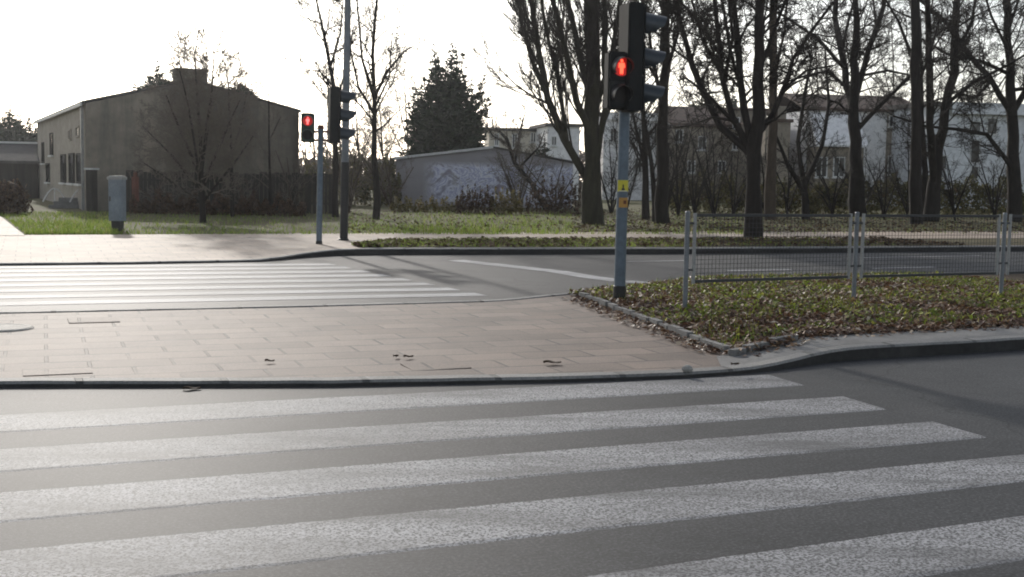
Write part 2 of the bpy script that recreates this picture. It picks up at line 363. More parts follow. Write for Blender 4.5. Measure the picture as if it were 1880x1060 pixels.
def strip(mb, us, v1, v2, z1, z2, nv=1):
    n0 = len(mb.v); k = nv+1
    for u in us:
        a, b = v1(u), v2(u)
        for j in range(k):
            f = j/nv; p = xy(u, a+(b-a)*f); mb.v.append((p[0], p[1], z1(u)*(1-f)+z2(u)*f))
    for i in range(len(us)-1):
        for j in range(nv):
            mb.face((n0+i*k+j, n0+(i+1)*k+j, n0+(i+1)*k+j+1, n0+i*k+j+1))
def urange(a, b, st): return list(np.arange(a, b+1e-6, st))
US = [-90, -50, -20]+urange(-8, 22, 0.25)+[26, 32, 40, 60, 110]
const = lambda c: (lambda u: c)

g = MB(); g.quad((-700, -500, -0.06), (700, -500, -0.06), (700, 900, -0.06), (-700, 900, -0.06))
kind(g.build('ground', 'lawn'), 'structure')
g = MB(); strip(g, US, const(-4.5), lambda u: far_front(u)+0.05, const(0), const(0), 14)
kind(g.build('road', 'asphalt'), 'structure')
g = MB(); strip(g, US, const(-40), const(-4.5), const(0.12), const(0.12), 2)
kind(g.build('pavement', 'far_slabs'), 'structure')
# the island: slabs, kerb stones, concrete strip, planting bed soil
KW = 0.15
g = MB(); strip(g, US, lambda u: kerb_front(u)+KW, isl_back, lambda u: h_island(u)-0.004, lambda u: h_island(u)-0.012, 8)
kind(g.build('pavement', 'island_slabs'), 'structure')
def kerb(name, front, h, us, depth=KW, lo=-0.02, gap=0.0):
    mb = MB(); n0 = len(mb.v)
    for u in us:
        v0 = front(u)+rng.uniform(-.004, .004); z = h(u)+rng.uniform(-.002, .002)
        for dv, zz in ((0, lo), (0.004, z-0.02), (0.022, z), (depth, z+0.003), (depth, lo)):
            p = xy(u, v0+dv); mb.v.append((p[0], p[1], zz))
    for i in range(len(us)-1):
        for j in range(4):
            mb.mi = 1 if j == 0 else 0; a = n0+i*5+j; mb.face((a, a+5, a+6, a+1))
    return kind(mb.build(name, ['kerb_stone', 'kerb_face_shaded']), 'structure')
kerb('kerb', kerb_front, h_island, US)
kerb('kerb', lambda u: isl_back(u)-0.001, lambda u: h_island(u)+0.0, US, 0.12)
g = MB()
cs_u = [u for u in US if u >= uv(G(1330, 676, .1))[0]]
strip(g, cs_u, lambda u: kerb_front(u)+KW+0.002, lambda u: max(kerb_front(u)+KW+0.01, min(bed_front(u)+0.05, kerb_front(u)+KW+0.01+(u-cs_u[0])*1.8)), lambda u: h_island(u)+0.002, lambda u: h_island(u)+0.004)
kind(g.build('pavement', 'concrete'), 'structure')
def bed_v(u):
    lo = bed_front(u); hi = isl_back(u)-0.02
    if u < bl[0][0]:
        f = max(0, (u-bl[1][0])/(bl[0][0]-bl[1][0])); hi = bl[1][1]+(bl[0][1]-bl[1][1])*f; lo = min(lo, hi) if u > bl[1][0] else hi
    return lo, hi
def bed_h(u, v):
    lo, hi = bed_v(u); e = max(0, min(v-lo, hi-v, (u-bl[1][0])*0.8)); return h_island(u)+0.015+0.06*ss(e/1.3)
BU = [bl[1][0]+0.001]+urange(bl[1][0]+0.2, 20, 0.2)+[24, 30, 40, 60]
g = MB(); n0 = 0; NV = 14
for u in BU:
    lo, hi = bed_v(u)
    for j in range(NV+1):
        v = lo+(hi-lo)*j/NV; p = xy(u, v); g.v.append((p[0], p[1], bed_h(u, v)+rng.uniform(-.008, .008)))
for i in range(len(BU)-1):
    for j in range(NV):
        a = i*(NV+1)+j; g.face((a, a+NV+1, a+NV+2, a+1))
kind(g.build('planting_bed_ground', 'soil'), 'structure')
# stone edging round the bed corner
def edging(p, q, n, name):
    mb = MB(); p, q = np.array(p), np.array(q); d = (q-p)/n; az = math.degrees(math.atan2(d[0], d[1])); L = math.hypot(d[0], d[1])
    for i in range(n):
        c = p+d*(i+.5); u, v = uv(c); z = h_island(u)
        mb.box((c[0]+rng.uniform(-.01, .01), c[1]+rng.uniform(-.01, .01), z+0.012+rng.uniform(-.012, .012)), (0.07, L*0.95, 0.10), az+rng.uniform(-3, 3), 0.012)
    return kind(mb.build(name, 'concrete'), 'structure')
edging(bed_left[0], bed_left[1], 16, 'kerb_edging')
edging(G(1340, 641, .12), G(1460, 622, .12), 5, 'kerb_edging')
# the far side
g = MB(); strip(g, US, lambda u: far_back(u)-0.3, lambda u: far_back(u)+400, const(0.11), const(0.11), 30)
kind(g.build('lawn', 'lawn'), 'structure')
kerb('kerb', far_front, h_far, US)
g = MB(); strip(g, US, lambda u: far_front(u)+KW, far_back, lambda u: h_far(u)-0.004, const(0.118), 6)
kind(g.build('pavement', 'far_slabs'), 'structure')
vu = uv(G(648, 452, .12))[0]
g = MB(); VU = [u for u in US if u > vu]
def vf(u): return far_front(u)+KW+0.16
def vb(u): return max(vf(u)+0.03, walk_front_verge(u))
strip(g, VU, vf, vb, lambda u: h_far(u)+0.012, const(0.130), 3)
kind(g.build('verge', 'verge_soil'), 'structure')
g = MB(); strip(g, VU, lambda u: far_front(u)+KW+0.003, lambda u: vf(u)+0.003, lambda u: h_far(u)+0.004, lambda u: h_far(u)+0.005)
kind(g.build('pavement', 'concrete'), 'structure')
# the side path running away at the far left
a, b, c, d = G(-60, 433, .12), G(46, 433, .12), G(2, 398, .12), G(-90, 398, .12)
dv = (c-b); c2 = b+dv*3.2; d2 = a+dv*3.2
g = MB(); g.quad((a[0], a[1], .124), (b[0], b[1], .124), (c2[0], c2[1], .124), (d2[0], d2[1], .124))
kind(g.build('path', 'far_slabs'), 'structure')

# ------------------------------------------------------------------ road markings
def flat(px, z=0.004): return [G(a, b, z) for a, b in px]
tu3 = np.array([TU[0], TU[1], 0])
g = MB()
near = [((0, 762), (1410, 688), (1472, 706), (0, 792)), ((0, 825), (1548, 728), (1622, 750), (0, 864)),
        ((0, 905), (1712, 774), (1805, 801), (0, 955)), ((0, 1012), (1884, 834), (1990, 868), (0, 1090)),
        ((0, 1208), (2110, 915), (2250, 963), (0, 1319))]
for q in near:
    a, b, c, d = flat(q); L1 = (b-a)/np.linalg.norm(b-a); L2 = (c-d)/np.linalg.norm(c-d)
    a = a-L1*(uv(a)[0]+2.6)/(L1[:2]@TU); d = d-L2*(uv(d)[0]+2.6)/(L2[:2]@TU); n = 150; ac = (b-a)/n; nrm = np.array([-L1[1], L1[0], 0])
    A_ = [a+(b-a)*k/n+nrm*rng.gauss(0, .003) for k in range(n+1)]; D_ = [d+(c-d)*k/n+nrm*rng.gauss(0, .003) for k in range(n+1)]
    dn = np.array([0, 0, .006])
    for k in range(n):
        g.quad(D_[k], D_[k+1], A_[k+1], A_[k]); sk_ = dn*.75+nrm*.034; g.quad(D_[k]-sk_, D_[k+1]-sk_, D_[k+1], D_[k])
    g.quad(D_[n]-dn, A_[n]-dn, A_[n], D_[n])
kind(g.build('road_markings', 'road_paint'), 'structure')
tips = [(618, 487), (650, 493), (680, 498.5), (716, 505), (759, 513), (799, 521), (838, 530), (896, 543)]
g = MB(); ev = uv(G(*tips[0], .004)); el = uv(G(*tips[-1], .004)); dvv = (el[1]-ev[1])/7
for i in range(8):
    f = i/7; u1 = ev[0]+(el[0]-ev[0])*f; v0 = ev[1]+dvv*i; w = abs(dvv)*0.5; sk = (el[0]-ev[0])/7*0.5
    pts = [xy(u1, v0), xy(u1-sk, v0+w), xy(u1-9, v0+w+.16), xy(u1-9, v0+.16)]
    g.quad(*[(p[0], p[1], .004) for p in (pts[3], pts[0], pts[1], pts[2])])
kind(g.build('road_markings', 'road_paint_worn'), 'structure')
g = MB()
a = [G(*p, .004) for p in [(836, 478), (920, 487), (1020, 498), (1085, 509), (1140, 516), (1190, 520), (1238, 527)]]
for p, q in zip(a[:-1], a[1:]):
    d = q-p; n = np.array([-d[1], d[0], 0])/np.linalg.norm(d)*0.20; g.quad(p-n, q-n, q+n, p+n)
for (x0, y0), (x1, y1) in (((1150, 480.5), (1262, 478.5)), ((1335, 497), (1452, 495)), ((1580, 473), (1800, 469.5)), ((1600, 493), (1715, 490.5))):
    p, q = G(x0, y0, .004), G(x1, y1, .004); d = q-p; n = np.array([-d[1], d[0], 0])/np.linalg.norm(d)*0.07; g.quad(p-n, q-n, q+n, p+n)
kind(g.build('road_markings', 'road_paint_worn'), 'structure')

# ------------------------------------------------------------------ leaf scatter
def leaf(mb, p, size, tilt, r=rng):
    a = r.uniform(0, 6.283); ca, sa = math.cos(a), math.sin(a); th = r.gauss(0, tilt); ct, st = math.cos(th), math.sin(th)
    L = size*r.uniform(.7, 1.3); Wd = L*r.uniform(.45, .75); f = r.uniform(-.25, .35)*L
    x = np.array([ca*ct, sa*ct, st]); y = np.array([-sa, ca, r.uniform(-.5, .5)]); z = np.array([0, 0, 1.0])
    p = np.array(p); t = r.random()
    q = [p-x*L*.5, p+y*Wd*.5+z*f*.5, p+x*L*.5, p-y*Wd*.5+z*f*.5]
    mb.quad(*q, tint=t)
def wave(x, y): return 0.5+0.25*math.sin(x*2.1+1.3*math.sin(y*1.7))+0.25*math.sin(y*2.6+1.1*math.sin(x*1.3)+2)
def blade(mb, x, y, z, h, w, r=rng):
    a = r.uniform(0, 6.283); lx, ly = r.gauss(0, .35)*h, r.gauss(0, .35)*h
    ca, sa = math.cos(a)*w, math.sin(a)*w
    mb.tri((x-ca, y-sa, z), (x+ca, y+sa, z), (x+lx, y+ly, z+h), tint=r.random())
lit = MB(); ivy = MB()
umax = 13.5
for i in range(30000):
    u = bl[1][0]+(umax-bl[1][0])*rng.random(); lo, hi = bed_v(u)
    v = lo-0.03+(hi-lo+0.03)*rng.random()
    if rng.random() > (hi-lo)/5.2: continue
    p = xy(u, v); h = bed_h(u, v); edge = min(v-lo, hi-v, (u-bl[1][0])*1.2)
    gr = wave(p[0]*1.1, p[1]*1.1) > 0.38 and edge > 0.2
    if gr and rng.random() < 0.33: leaf(ivy, (p[0], p[1], h+rng.uniform(.01, .07)), 0.055, 0.5)
    else: leaf(lit, (p[0], p[1], h+rng.uniform(.0, .045)), 0.068, 0.42)
for i in range(1500):   # leaves blown against the edging and along the kerb
    k = rng.random()
    if k < .5: q = bed_left[0]+(bed_left[1]-bed_left[0])*rng.random(); p = q[:2]+np.array([-rng.random()**2*.25, -rng.random()*.1])
    else: u = rng.uniform(bl[1][0], umax); p = xy(u, bed_v(u)[0]-rng.random()**3*.25)
    leaf(lit, (p[0], p[1], h_island(uv(p)[0])+rng.uniform(.006, .03)), 0.06, 0.3)
for i in range(10000):
    u = bl[1][0]+(umax-bl[1][0])*rng.random(); lo, hi = bed_v(u); v = lo+.1+(hi-lo-.1)*rng.random(); p = xy(u, v)
    if rng.random() > (hi-lo)/5.2 or wave(p[0]*1.6+3, p[1]*1.6+1) < .45: continue
    blade(ivy, p[0], p[1], bed_h(u, v), rng.uniform(.04, .11), .006)
kind(lit.build('fallen_leaves', 'litter_leaf', tint=True), 'stuff', 'brown fallen leaves covering the planting bed')
kind(ivy.build('ground_cover', 'ivy_leaf', tint=True), 'stuff', 'low green leafy ground cover in the planting bed')
# grass blades on lawn and verge
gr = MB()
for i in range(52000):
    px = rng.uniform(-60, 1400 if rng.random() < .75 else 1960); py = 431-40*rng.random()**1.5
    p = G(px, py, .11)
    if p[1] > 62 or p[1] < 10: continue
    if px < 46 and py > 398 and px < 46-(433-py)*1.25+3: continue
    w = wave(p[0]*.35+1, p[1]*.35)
    lush_and_shade = 1.3 if px < 215 else (.2 if px < 640 else (.5 if px < 1050 else .2))  # blade density also carries the house's shadow, and the sunlit lawn at far left
    if rng.random() > lush_and_shade*(0.35+0.65*w): continue
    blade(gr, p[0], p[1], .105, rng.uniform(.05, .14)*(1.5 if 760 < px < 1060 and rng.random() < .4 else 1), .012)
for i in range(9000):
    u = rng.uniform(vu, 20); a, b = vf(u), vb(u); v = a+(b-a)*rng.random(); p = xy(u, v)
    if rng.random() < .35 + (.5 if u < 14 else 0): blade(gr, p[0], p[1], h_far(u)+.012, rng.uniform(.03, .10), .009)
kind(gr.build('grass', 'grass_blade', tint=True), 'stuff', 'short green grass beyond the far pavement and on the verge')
lt = MB()
for i in range(14000):
    px = rng.uniform(640, 1960); py = rng.uniform(385, 428) if rng.random() < .7 else 0
    if py: p = G(px, py, .11); z = .125
    else:
        u = rng.uniform(vu, 22); p = xy(u, vf(u)+(vb(u)-vf(u))*rng.random()); z = h_far(u)+.03
    if px < 1050 and rng.random() < .6: continue
    if p[1] > 75: continue
    leaf(lt, (p[0], p[1], z+rng.uniform(0, .03)), 0.13, .35)
kind(lt.build('fallen_leaves', 'old_leaf', tint=True), 'stuff', 'brown fallen leaves lying under the far trees')

# ------------------------------------------------------------------ traffic signals
def basis(az):
    a = math.radians(az); f = np.array([math.sin(a), math.cos(a), 0]); r = np.array([f[1], -f[0], 0]); return f, r, np.array([0, 0, 1.0])
def lean_axis(base, top):
    d = np.array(top)-np.array(base); return d/np.linalg.norm(d)
def visor(mb, c, f, r, up, R, L, drop=0.55, n=14, th=0.006):
    """cutaway hood: an open tube round the lens, longer at the top than at the sides"""
    base = len(mb.v); A = math.radians(130)
    for i in range(n+1):
        t = -A+2*A*i/n; ln = L*(drop+(1-drop)*(0.5+0.5*math.cos(t))) * (1 if abs(t) < A*.8 else .8)
        for rr in (R, R-th):
            e = r*math.sin(t)*rr+up*math.cos(t)*rr
            mb.v.append(tuple(c+e)); mb.v.append(tuple(c+e*0.97+f*ln-up*0.12*ln))
    for i in range(n):
        a = base+i*4; b = a+4
        mb.face((a, b, b+1, a+1)); mb.face((a+2, a+3, b+3, b+2)); mb.face((a+1, b+1, b+3, a+3))
def disc(mb, c, f, r, up, R, n=20, depth=0.0):
    base = len(mb.v)
    for i in range(n):
        t = 2*math.pi*i/n; mb.v.append(tuple(c+r*math.cos(t)*R+up*math.sin(t)*R))
    mb.v.append(tuple(c+f*depth))
    for i in range(n): mb.face((base+i, base+(i+1) % n, base+n))
def red_man(mb, c, f, r, up, H):
    """little standing figure on the lens"""
    c = c-up*H*.5
    def P(x, y): return c+r*x*H+up*y*H
    k = 12; pts = [P(.10*math.cos(6.283*i/k), .88+.11*math.sin(6.283*i/k)) for i in range(k)]; mb.prism(pts, f*.004)
    mb.prism([P(-.20, .74), P(.20, .74), P(.24, .42), P(.15, .42), P(.13, .40), P(-.13, .40), P(-.15, .42), P(-.24, .42)], f*.004)
    mb.prism([P(-.13, .395), P(.13, .395), P(.11, .0), P(.02, .0), P(0, .2), P(-.02, .0), P(-.11, .0)], f*.004)
def signal_head(root, name, c, az, ax, n, hsec, wid, dep, R, VL, mats, lit=None, litmats=None, man=0.16):
    """c: centre of the housing; n sections; ax: its long axis"""
    f, r, _ = basis(az); up = np.array(ax); f = f-up*(f@up); f /= np.linalg.norm(f); r = np.cross(f, up)
    H = n*hsec; mb = MB()
    mb.frame_box(c, r, f, up, wid/2, dep/2, H/2, 0.025)
    for i in range(n):   # raised door rim of each section
        cc = c+up*(H/2-hsec*(i+.5))+f*(dep/2+.006)
        mb.frame_box(cc, r, up, f, wid/2-.012, hsec/2-.008, .008, 0.02)
    for s in (-1, 1): mb.frame_box(c+up*s*(H/2+.008), r, f, up, wid/2-.03, dep/2-.03, .008, 0.02)
    head = mb.build(name, mats[0], root)
    hw = []
    for i in range(n):
        cc = c+up*(H/2-hsec*(i+.5))+f*(dep/2+.016)
        vb_ = MB(); visor(vb_, cc, f, r, up, R, VL); ob = vb_.build('visor', mats[1], head); smooth_by_angle(ob)
        lb = MB(); disc(lb, cc+f*.002, f, r, up, R*.93, 22, .004)
        ob = lb.build('lens', mats[2] if lit != i else litmats[0], head)
        if lit == i:
            fb = MB(); red_man(fb, cc+f*.012, f, r, up, man); fb.build('red_figure', litmats[1], head)
    return head
# near signal
base = G(1137, 556, .12); Y = base[1]; base[2] = 0.10
top = W(1151.5, 14, Y); axn = lean_axis(base, top)
root = thing('traffic_signal', 'nearest traffic signal, slate blue pole with two stickers standing in the leafy planting bed', 'traffic signal', base, 'traffic signals')
h = np.linalg.norm(top-base); mb = MB(); R0 = 0.068
mb.tube([base+axn*t for t in (0, .1, h*.5, h)], [R0, R0, R0*.97, R0*.94], 20)
smooth_by_angle(mb.build('pole', 'steel_blue', root))
mb = MB(); mb.tube([base-axn*.05, base+axn*.22, base+axn*.225], [R0+.008, R0+.008, R0+.002], 20)
smooth_by_angle(mb.build('pole_base', 'black_paint', root))
mb = MB(); mb.tube([base+axn*h, base+axn*(h+.02), base+axn*(h+.035)], [R0*.98, R0*.9, R0*.3], 16); smooth_by_angle(mb.build('cap', 'black_paint', root))
vaz = 90-math.degrees(PHI)+5
fv, rv, _ = basis(vaz)
cv = W(1158, 107, Y-.10)
signal_head(root, 'vehicle_signal_head', cv, vaz, axn, 3, .405, .33, .20, .135, .31, ('signal_black', 'visor_slate', 'lens_dark'))
paz = 163
fp, rp, _ = basis(paz)
cpd = W(1134, 149, Y-0.16)
signal_head(root, 'pedestrian_signal_head', cpd, paz, axn, 2, .315, .29, .17, .118, .15, ('signal_black', 'black_paint', 'lens_dark'), 0, ('lamp_red_dim', 'lamp_red'), 0.17)
for yy in (120, 190):
    q = W(1150, yy, Y); mb = MB(); mb.tube([W(1137, yy, Y-.10), q, W(1158, yy, Y-.05)], [.022, .022, .022], 8); mb.build('bracket', 'signal_black', root)
def wrap_plate(py0, py1, px, R, a0, a1, mat, name, parent, face_az=180):
    mb = MB(); n = 8; c0, c1 = W(px, py1, Y), W(px, py0, Y); b0 = len(mb.v)
    t0 = (c0-base)@axn; t1 = (c1-base)@axn
    for i in range(n+1):
        a = math.radians(face_az+a0+(a1-a0)*i/n); d = np.array([math.sin(a), math.cos(a), 0])*R
        mb.v.append(tuple(base+axn*t0+d)); mb.v.append(tuple(base+axn*t1+d))
    for i in range(n): mb.face((b0+2*i, b0+2*i+1, b0+2*i+3, b0+2*i+2))
    return mb.build(name, mat, parent, smooth=True)
yp = wrap_plate(331, 352, 1142, R0+.004, -70, 55, 'yellow_plate', 'sticker', root)
wrap_plate(346, 349.5, 1142, R0+.006, -18, 12, 'black_paint', 'mark', yp)
wrap_plate(339, 346, 1142, R0+.006, -8, 4, 'black_paint', 'mark', yp)
wrap_plate(350.3, 351.6, 1142, R0+.006, -45, 40, 'white_trim', 'mark', yp)
op = wrap_plate(363, 381, 1141, R0+.004, -65, 35, 'orange_plate', 'sticker', root)
wrap_plate(368, 374.5, 1141, R0+.006, -38, -8, 'rust_red', 'mark', op)
# far signal
base = G(585.5, 453, .06); Y = base[1]; base[2] = 0.05
top = W(589, 236, Y); axn = lean_axis(base, top); h = np.linalg.norm(top-base)
root = thing('traffic_signal', 'far traffic signal across the zebra crossing beside the lamp post, pedestrian light red', 'traffic signal', base, 'traffic signals')
mb = MB(); mb.tube([base+axn*t for t in (-.02, .1, h)], [.062, .062, .058], 16); smooth_by_angle(mb.build('pole', 'steel_blue', root))
mb = MB(); mb.tube([base-axn*.02, base+axn*.13, base+axn*.135], [.07, .07, .063], 16); smooth_by_angle(mb.build('pole_base', 'black_paint', root))
cv = W(613, 212, Y); signal_head(root, 'vehicle_signal_head', cv, vaz, axn, 3, .385, .36, .21, .15, .36, ('signal_black', 'visor_slate', 'lens_dark'))
cpd = W(565, 235, Y-.08); signal_head(root, 'pedestrian_signal_head', cpd, 172, axn, 2, .29, .28, .16, .115, .13, ('signal_green', 'signal_green', 'lens_dark'), 0, ('lamp_red_dim', 'lamp_pink'), 0.16)
for yy in (242, 258): mb = MB(); mb.tube([W(572, yy, Y-.02), W(608, yy, Y+.02)], [.022, .022], 8); mb.build('bracket', 'rust_red', root)
mb = MB(); mb.tube([W(589, 237, Y), W(589, 230, Y)], [.075, .06], 12); smooth_by_angle(mb.build('cap', 'rust_red', root))

# lamp post
base = G(631, 442, .11); Y = base[1]; base[2] = .10
mid = W(634, 298, Y); top = W(643, -330, Y); axn = lean_axis(base, W(638.5, 0, Y)); h1 = (mid-base)@axn; h2 = 9.2
root = thing('street_lamp', 'tall grey lamp post with a black lower half behind the far traffic signal', 'street lamp', base)
mb = MB(); mb.tube([base, base+axn*.05, base+axn*.06, base+axn*h1], [.115, .115, .092, .088], 18); smooth_by_angle(mb.build('pole_base', 'black_paint', root))
mb = MB(); mb.tube([base+axn*h1, base+axn*(h1+.004), base+axn*h2], [.088, .083, .058], 18); smooth_by_angle(mb.build('pole', 'galvanised', root))
mb = MB(); e = base+axn*h2; mb.tube([e-axn*.05, e+axn*.25+np.array([.2, -.5, 0]), e+axn*.4+np.array([.5, -1.4, 0])], [.045, .035, .03], 10); mb.build('arm', 'galvanised', root)
mb = MB(); hc = e+axn*.42+np.array([.65, -1.75, 0]); mb.frame_box(hc, *basis(160)[:2], (0, 0, 1), .42, .15, .07, .08); mb.build('lamp_head', 'galvanised_pale', root)
mb = MB(); mb.frame_box(base+np.array([.12, -.02, .012]), (1, 0, 0), (0, 1, 0), (0, 0, 1), .26, .16, .012, .03); mb.build('base_plate', 'black_paint', root)

# ------------------------------------------------------------------ cabinet
base = G(216, 423, .12); Y = base[1]; base[2] = .11
k = np.linalg.norm(W(230, 380, Y)-W(202, 380, Y)); hh = W(216, 323, Y)[2]-.11
root = thing('utility_cabinet', 'narrow pale blue grey cabinet with an overhanging cap standing on the lawn edge', 'utility cabinet', base)
mb = MB(); mb.box((base[0], base[1], .11+hh*.08), (k*.62, k*.6, hh*.2), 12, .02); mb.build('plinth', 'black_paint', root)
mb = MB(); mb.box((base[0], base[1], .11+hh*.555), (k*.92, k*.85, hh*.75), 12, .05); bd = mb.build('body', 'cabinet_grey', root)
mb = MB()
mb.box((base[0], base[1], .11+hh*.955), (k*1.06, k*1.0, hh*.05), 12, .06); mb.box((base[0], base[1], .11+hh*.985), (k*.85, k*.8, hh*.03), 12, .06)
mb.build('cap', 'galvanised_pale', root)
fd, rd, ud = basis(192)
mb = MB(); mb.frame_box(np.array([base[0], base[1], .11+hh*.56])+fd*k*.43, rd, ud, fd, k*.36, hh*.34, .008); d_ = mb.build('door', 'cabinet_grey', root)
mb = MB(); mb.frame_box(np.array([base[0], base[1], .11+hh*.58])+fd*(k*.43+.02)+rd*k*.25, rd, ud, fd, .012, .06, .012); mb.build('handle', 'black_paint', d_)

# ------------------------------------------------------------------ guard rail on the island
pa = [G(1257, 576, .13), G(1564, 558, .15), G(1837, 549, .15)]
dstep = (pa[2]-pa[0])/2; pa = [pa[0], (pa[0]+pa[2])/2*.5+pa[1]*.5, pa[2]]+[pa[2]+dstep*i for i in range(1, 6)]
root = thing('guard_rail', 'galvanised pedestrian guard rail of wire mesh panels along the planting bed', 'guard rail', (pa[0][0], pa[0][1], .12))
zt = 1.22; zb = 0.47
for i, p in enumerate(pa):
    mb = MB(); mb.tube([(p[0], p[1], .02), (p[0], p[1], zt+.02)], [.027, .027], 12); mb.tube([(p[0], p[1], zt+.02), (p[0], p[1], zt+.032)], [.029, .02], 12)
    smooth_by_angle(mb.build('post', 'galvanised', root))
def unit(a): return a/np.linalg.norm(a)
for p, q in zip(pa[:-1], pa[1:]):
    p = np.array([p[0], p[1], 0.]); q = np.array([q[0], q[1], 0.]); d = unit(q-p); n = np.array([d[1], -d[0], 0]); up = np.array([0, 0, 1.])
    a, b = p+d*.10, q-d*.10; L = np.linalg.norm(b-a); c = (a+b)/2
    mb = MB()
    k = int(L/.05)
    for j in range(1, k): e = a+d*(L*j/k); mb.tube([e+up*(zb+.02), e+up*(zt-.02)], [.0021]*2, 4, False)
    for j in range(1, 15): z = zb+(zt-zb)*j/15; mb.tube([a+up*z+n*.003, b+up*z+n*.003], [.0021]*2, 4, False)
    pn = mb.build('mesh_panel', 'wire', root)
    for e in (a, b): mb = MB(); mb.frame_box(e+up*(zt+zb)/2, d, n, up, .018, .014, (zt-zb)/2+.012, .004); mb.build('upright', 'galvanised_pale', pn)
    for z in (zt-.012, zb+.012): mb = MB(); mb.frame_box(c+up*z, d, n, up, L/2-.018, .014, .016); mb.build('rail', 'dark_steel', pn)
    for z in (zt-.10, zb+.14):
        for e in (p+d*.05, q-d*.05): mb = MB(); mb.frame_box(e+up*z, d, n, up, .055, .012, .012); mb.build('clip', 'wire', pn)

# ------------------------------------------------------------------ small things on the ground
def curled_leaf(px, py, z, L, label, mat='dead_leaf', ang=0.3):
    p = G(px, py, z); mb = MB(); n = 7; ca, sa = math.cos(ang), math.sin(ang); base = len(mb.v)
    for i in range(n+1):
        t = i/n; w = L*.32*math.sin(math.pi*(t*.92+.04))**.7
        for s in (-1, 0, 1):
            x, y = (t-.5)*L, s*w; zz = .005+.016*abs(s)*(1-.3*t)+.006*math.sin(t*7)
            mb.v.append((p[0]+x*ca-y*sa, p[1]+x*sa+y*ca, p[2]+max(.004, zz)))
    for i in range(n):
        for j in range(2): a = base+i*3+j; mb.face((a, a+3, a+4, a+1))
    tag(mb.build('fallen_leaf', mat, origin=p), label, 'leaf', 'fallen leaves on pavement and road')
curled_leaf(352, 716, .0, .13, 'dark curled leaf on asphalt just below the left kerb, the farther left one')
curled_leaf(404, 708, .0, .12, 'thin curled leaf touching the foot of the kerb at left', ang=.1)
curled_leaf(957, 700, .0, .11, 'small pale edged leaf lying on asphalt below the middle of the kerb', 'stone_pale', .2)
curled_leaf(495, 665, .05, .08, 'small dark leaf on the slabs near the kerb, left of the leaf pair')
curled_leaf(727, 656, .05, .07, 'left leaf of a close pair on the pink slabs', ang=1.0)
curled_leaf(750, 657, .05, .09, 'right leaf of a close pair on the pink slabs', ang=.5)
curled_leaf(1014, 668, .05, .15, 'flat brown leaf on the slabs near the kerb, largest on the island', ang=.1)
curled_leaf(1350, 671, .08, .10, 'brown leaf on the kerb top in front of the bed corner', ang=.7)
p = G(1262, 682, .05); mb = MB(); k = 8
for zz, rr in ((0, .03), (.02, .038), (.04, .03), (.052, .012)):
    for i in range(k): mb.v.append((p[0]+rr*1.2*math.cos(6.283*i/k+.2)*(1+.1*(i % 3)), p[1]+rr*math.sin(6.283*i/k), p[2]+zz))
for j in range(3):
    for i in range(k): mb.face((j*k+i, j*k+(i+1) % k, (j+1)*k+(i+1) % k, (j+1)*k+i))
mb.face(tuple(range(3*k, 4*k))); tag(mb.build('pebble', 'stone_pale', origin=p), 'pale pebble on the kerb edge in front of the planting bed', 'pebble')
p = G(4, 601, .05); mb = MB(); n = 28
for j, (rr, zz) in enumerate(((.29, -.01), (.27, .002), (.255, .005), (.22, .005), (.215, .003), (.0, .006))):
    for i in range(n): mb.v.append((p[0]+rr*math.cos(6.283*i/n), p[1]+rr*math.sin(6.283*i/n), p[2]+zz))
for j in range(5):
    for i in range(n): mb.face((j*n+i, j*n+(i+1) % n, (j+1)*n+(i+1) % n, (j+1)*n+i))
tag(mb.build('manhole_cover', 'iron_pale', origin=p), 'pale round manhole cover set in the island paving at the left edge', 'manhole cover')
# a few lifted paving slabs
g = MB()
for px, py, t1, t2 in ((172, 587, .0, .03), (800, 671, .012, .022), (105, 680, .0, .006)):
    c = G(px, py, .05); ax = np.array([TU[0], TU[1], t1]); ay = np.array([TV[0], TV[1], t2]); ax /= np.linalg.norm(ax); ay /= np.linalg.norm(ay)
    g.frame_box(c-np.array([0, 0, .026]), ax, ay, np.cross(ax, ay), .245, .175, .024)
kind(g.build('pavement', 'island_slabs'), 'structure')

# ------------------------------------------------------------------ trees
def rot_about(d, axis, a):
    c, s = math.cos(a), math.sin(a); return d*c+np.cross(axis, d)*s+axis*(axis@d)*(1-c)
def perp(d, r):
    a = np.array([r.gauss(0, 1), r.gauss(0, 1), r.gauss(0, 1)]); a -= d*(a@d); return a/(math.sqrt(a@a) or 1)
def branch(mb, p, d, L, r0, lev, sp, r):
    n = (4, 3, 3, 2)[min(lev, 3)]; pts = [p]; rad = [r0]; dirs = [d]
    for i in range(n):
        d = d+np.array([r.gauss(0, 1), r.gauss(0, 1), r.gauss(0, 1)])*sp['wig']+np.array([0, 0, sp['up']*(1.0 if lev < 2 else .6)])
        d = d/math.sqrt(d@d); p = p+d*(L/n); pts.append(p); dirs.append(d); rad.append(max(sp['rmin'], r0*(1-.85*(i+1)/n)))
    mb.tube(pts, rad, (5, 4, 3, 3)[min(lev, 3)], False)
    if lev >= sp['levels']: return
    m = sp['kids'][min(lev, len(sp['kids'])-1)]
    m = max(1, int(m*(.7+.6*r.random())))
    if pts[0][2] > sp.get('zcut', 11): m = max(1, m//2)
    for j in range(m):
        t = .18+.8*(j+r.random())/m; x = t*n; i = min(n-1, int(x)); q = pts[i]+(pts[i+1]-pts[i])*(x-i)
        nd = rot_about(dirs[i], perp(dirs[i], r), math.radians(r.gauss(sp['ang'], 9)))
        branch(mb, q, nd, L*sp['ratio']*(1.15-.55*t)*r.uniform(.7, 1.25), max(sp['rmin'], rad[i]*.55), lev+1, sp, r)
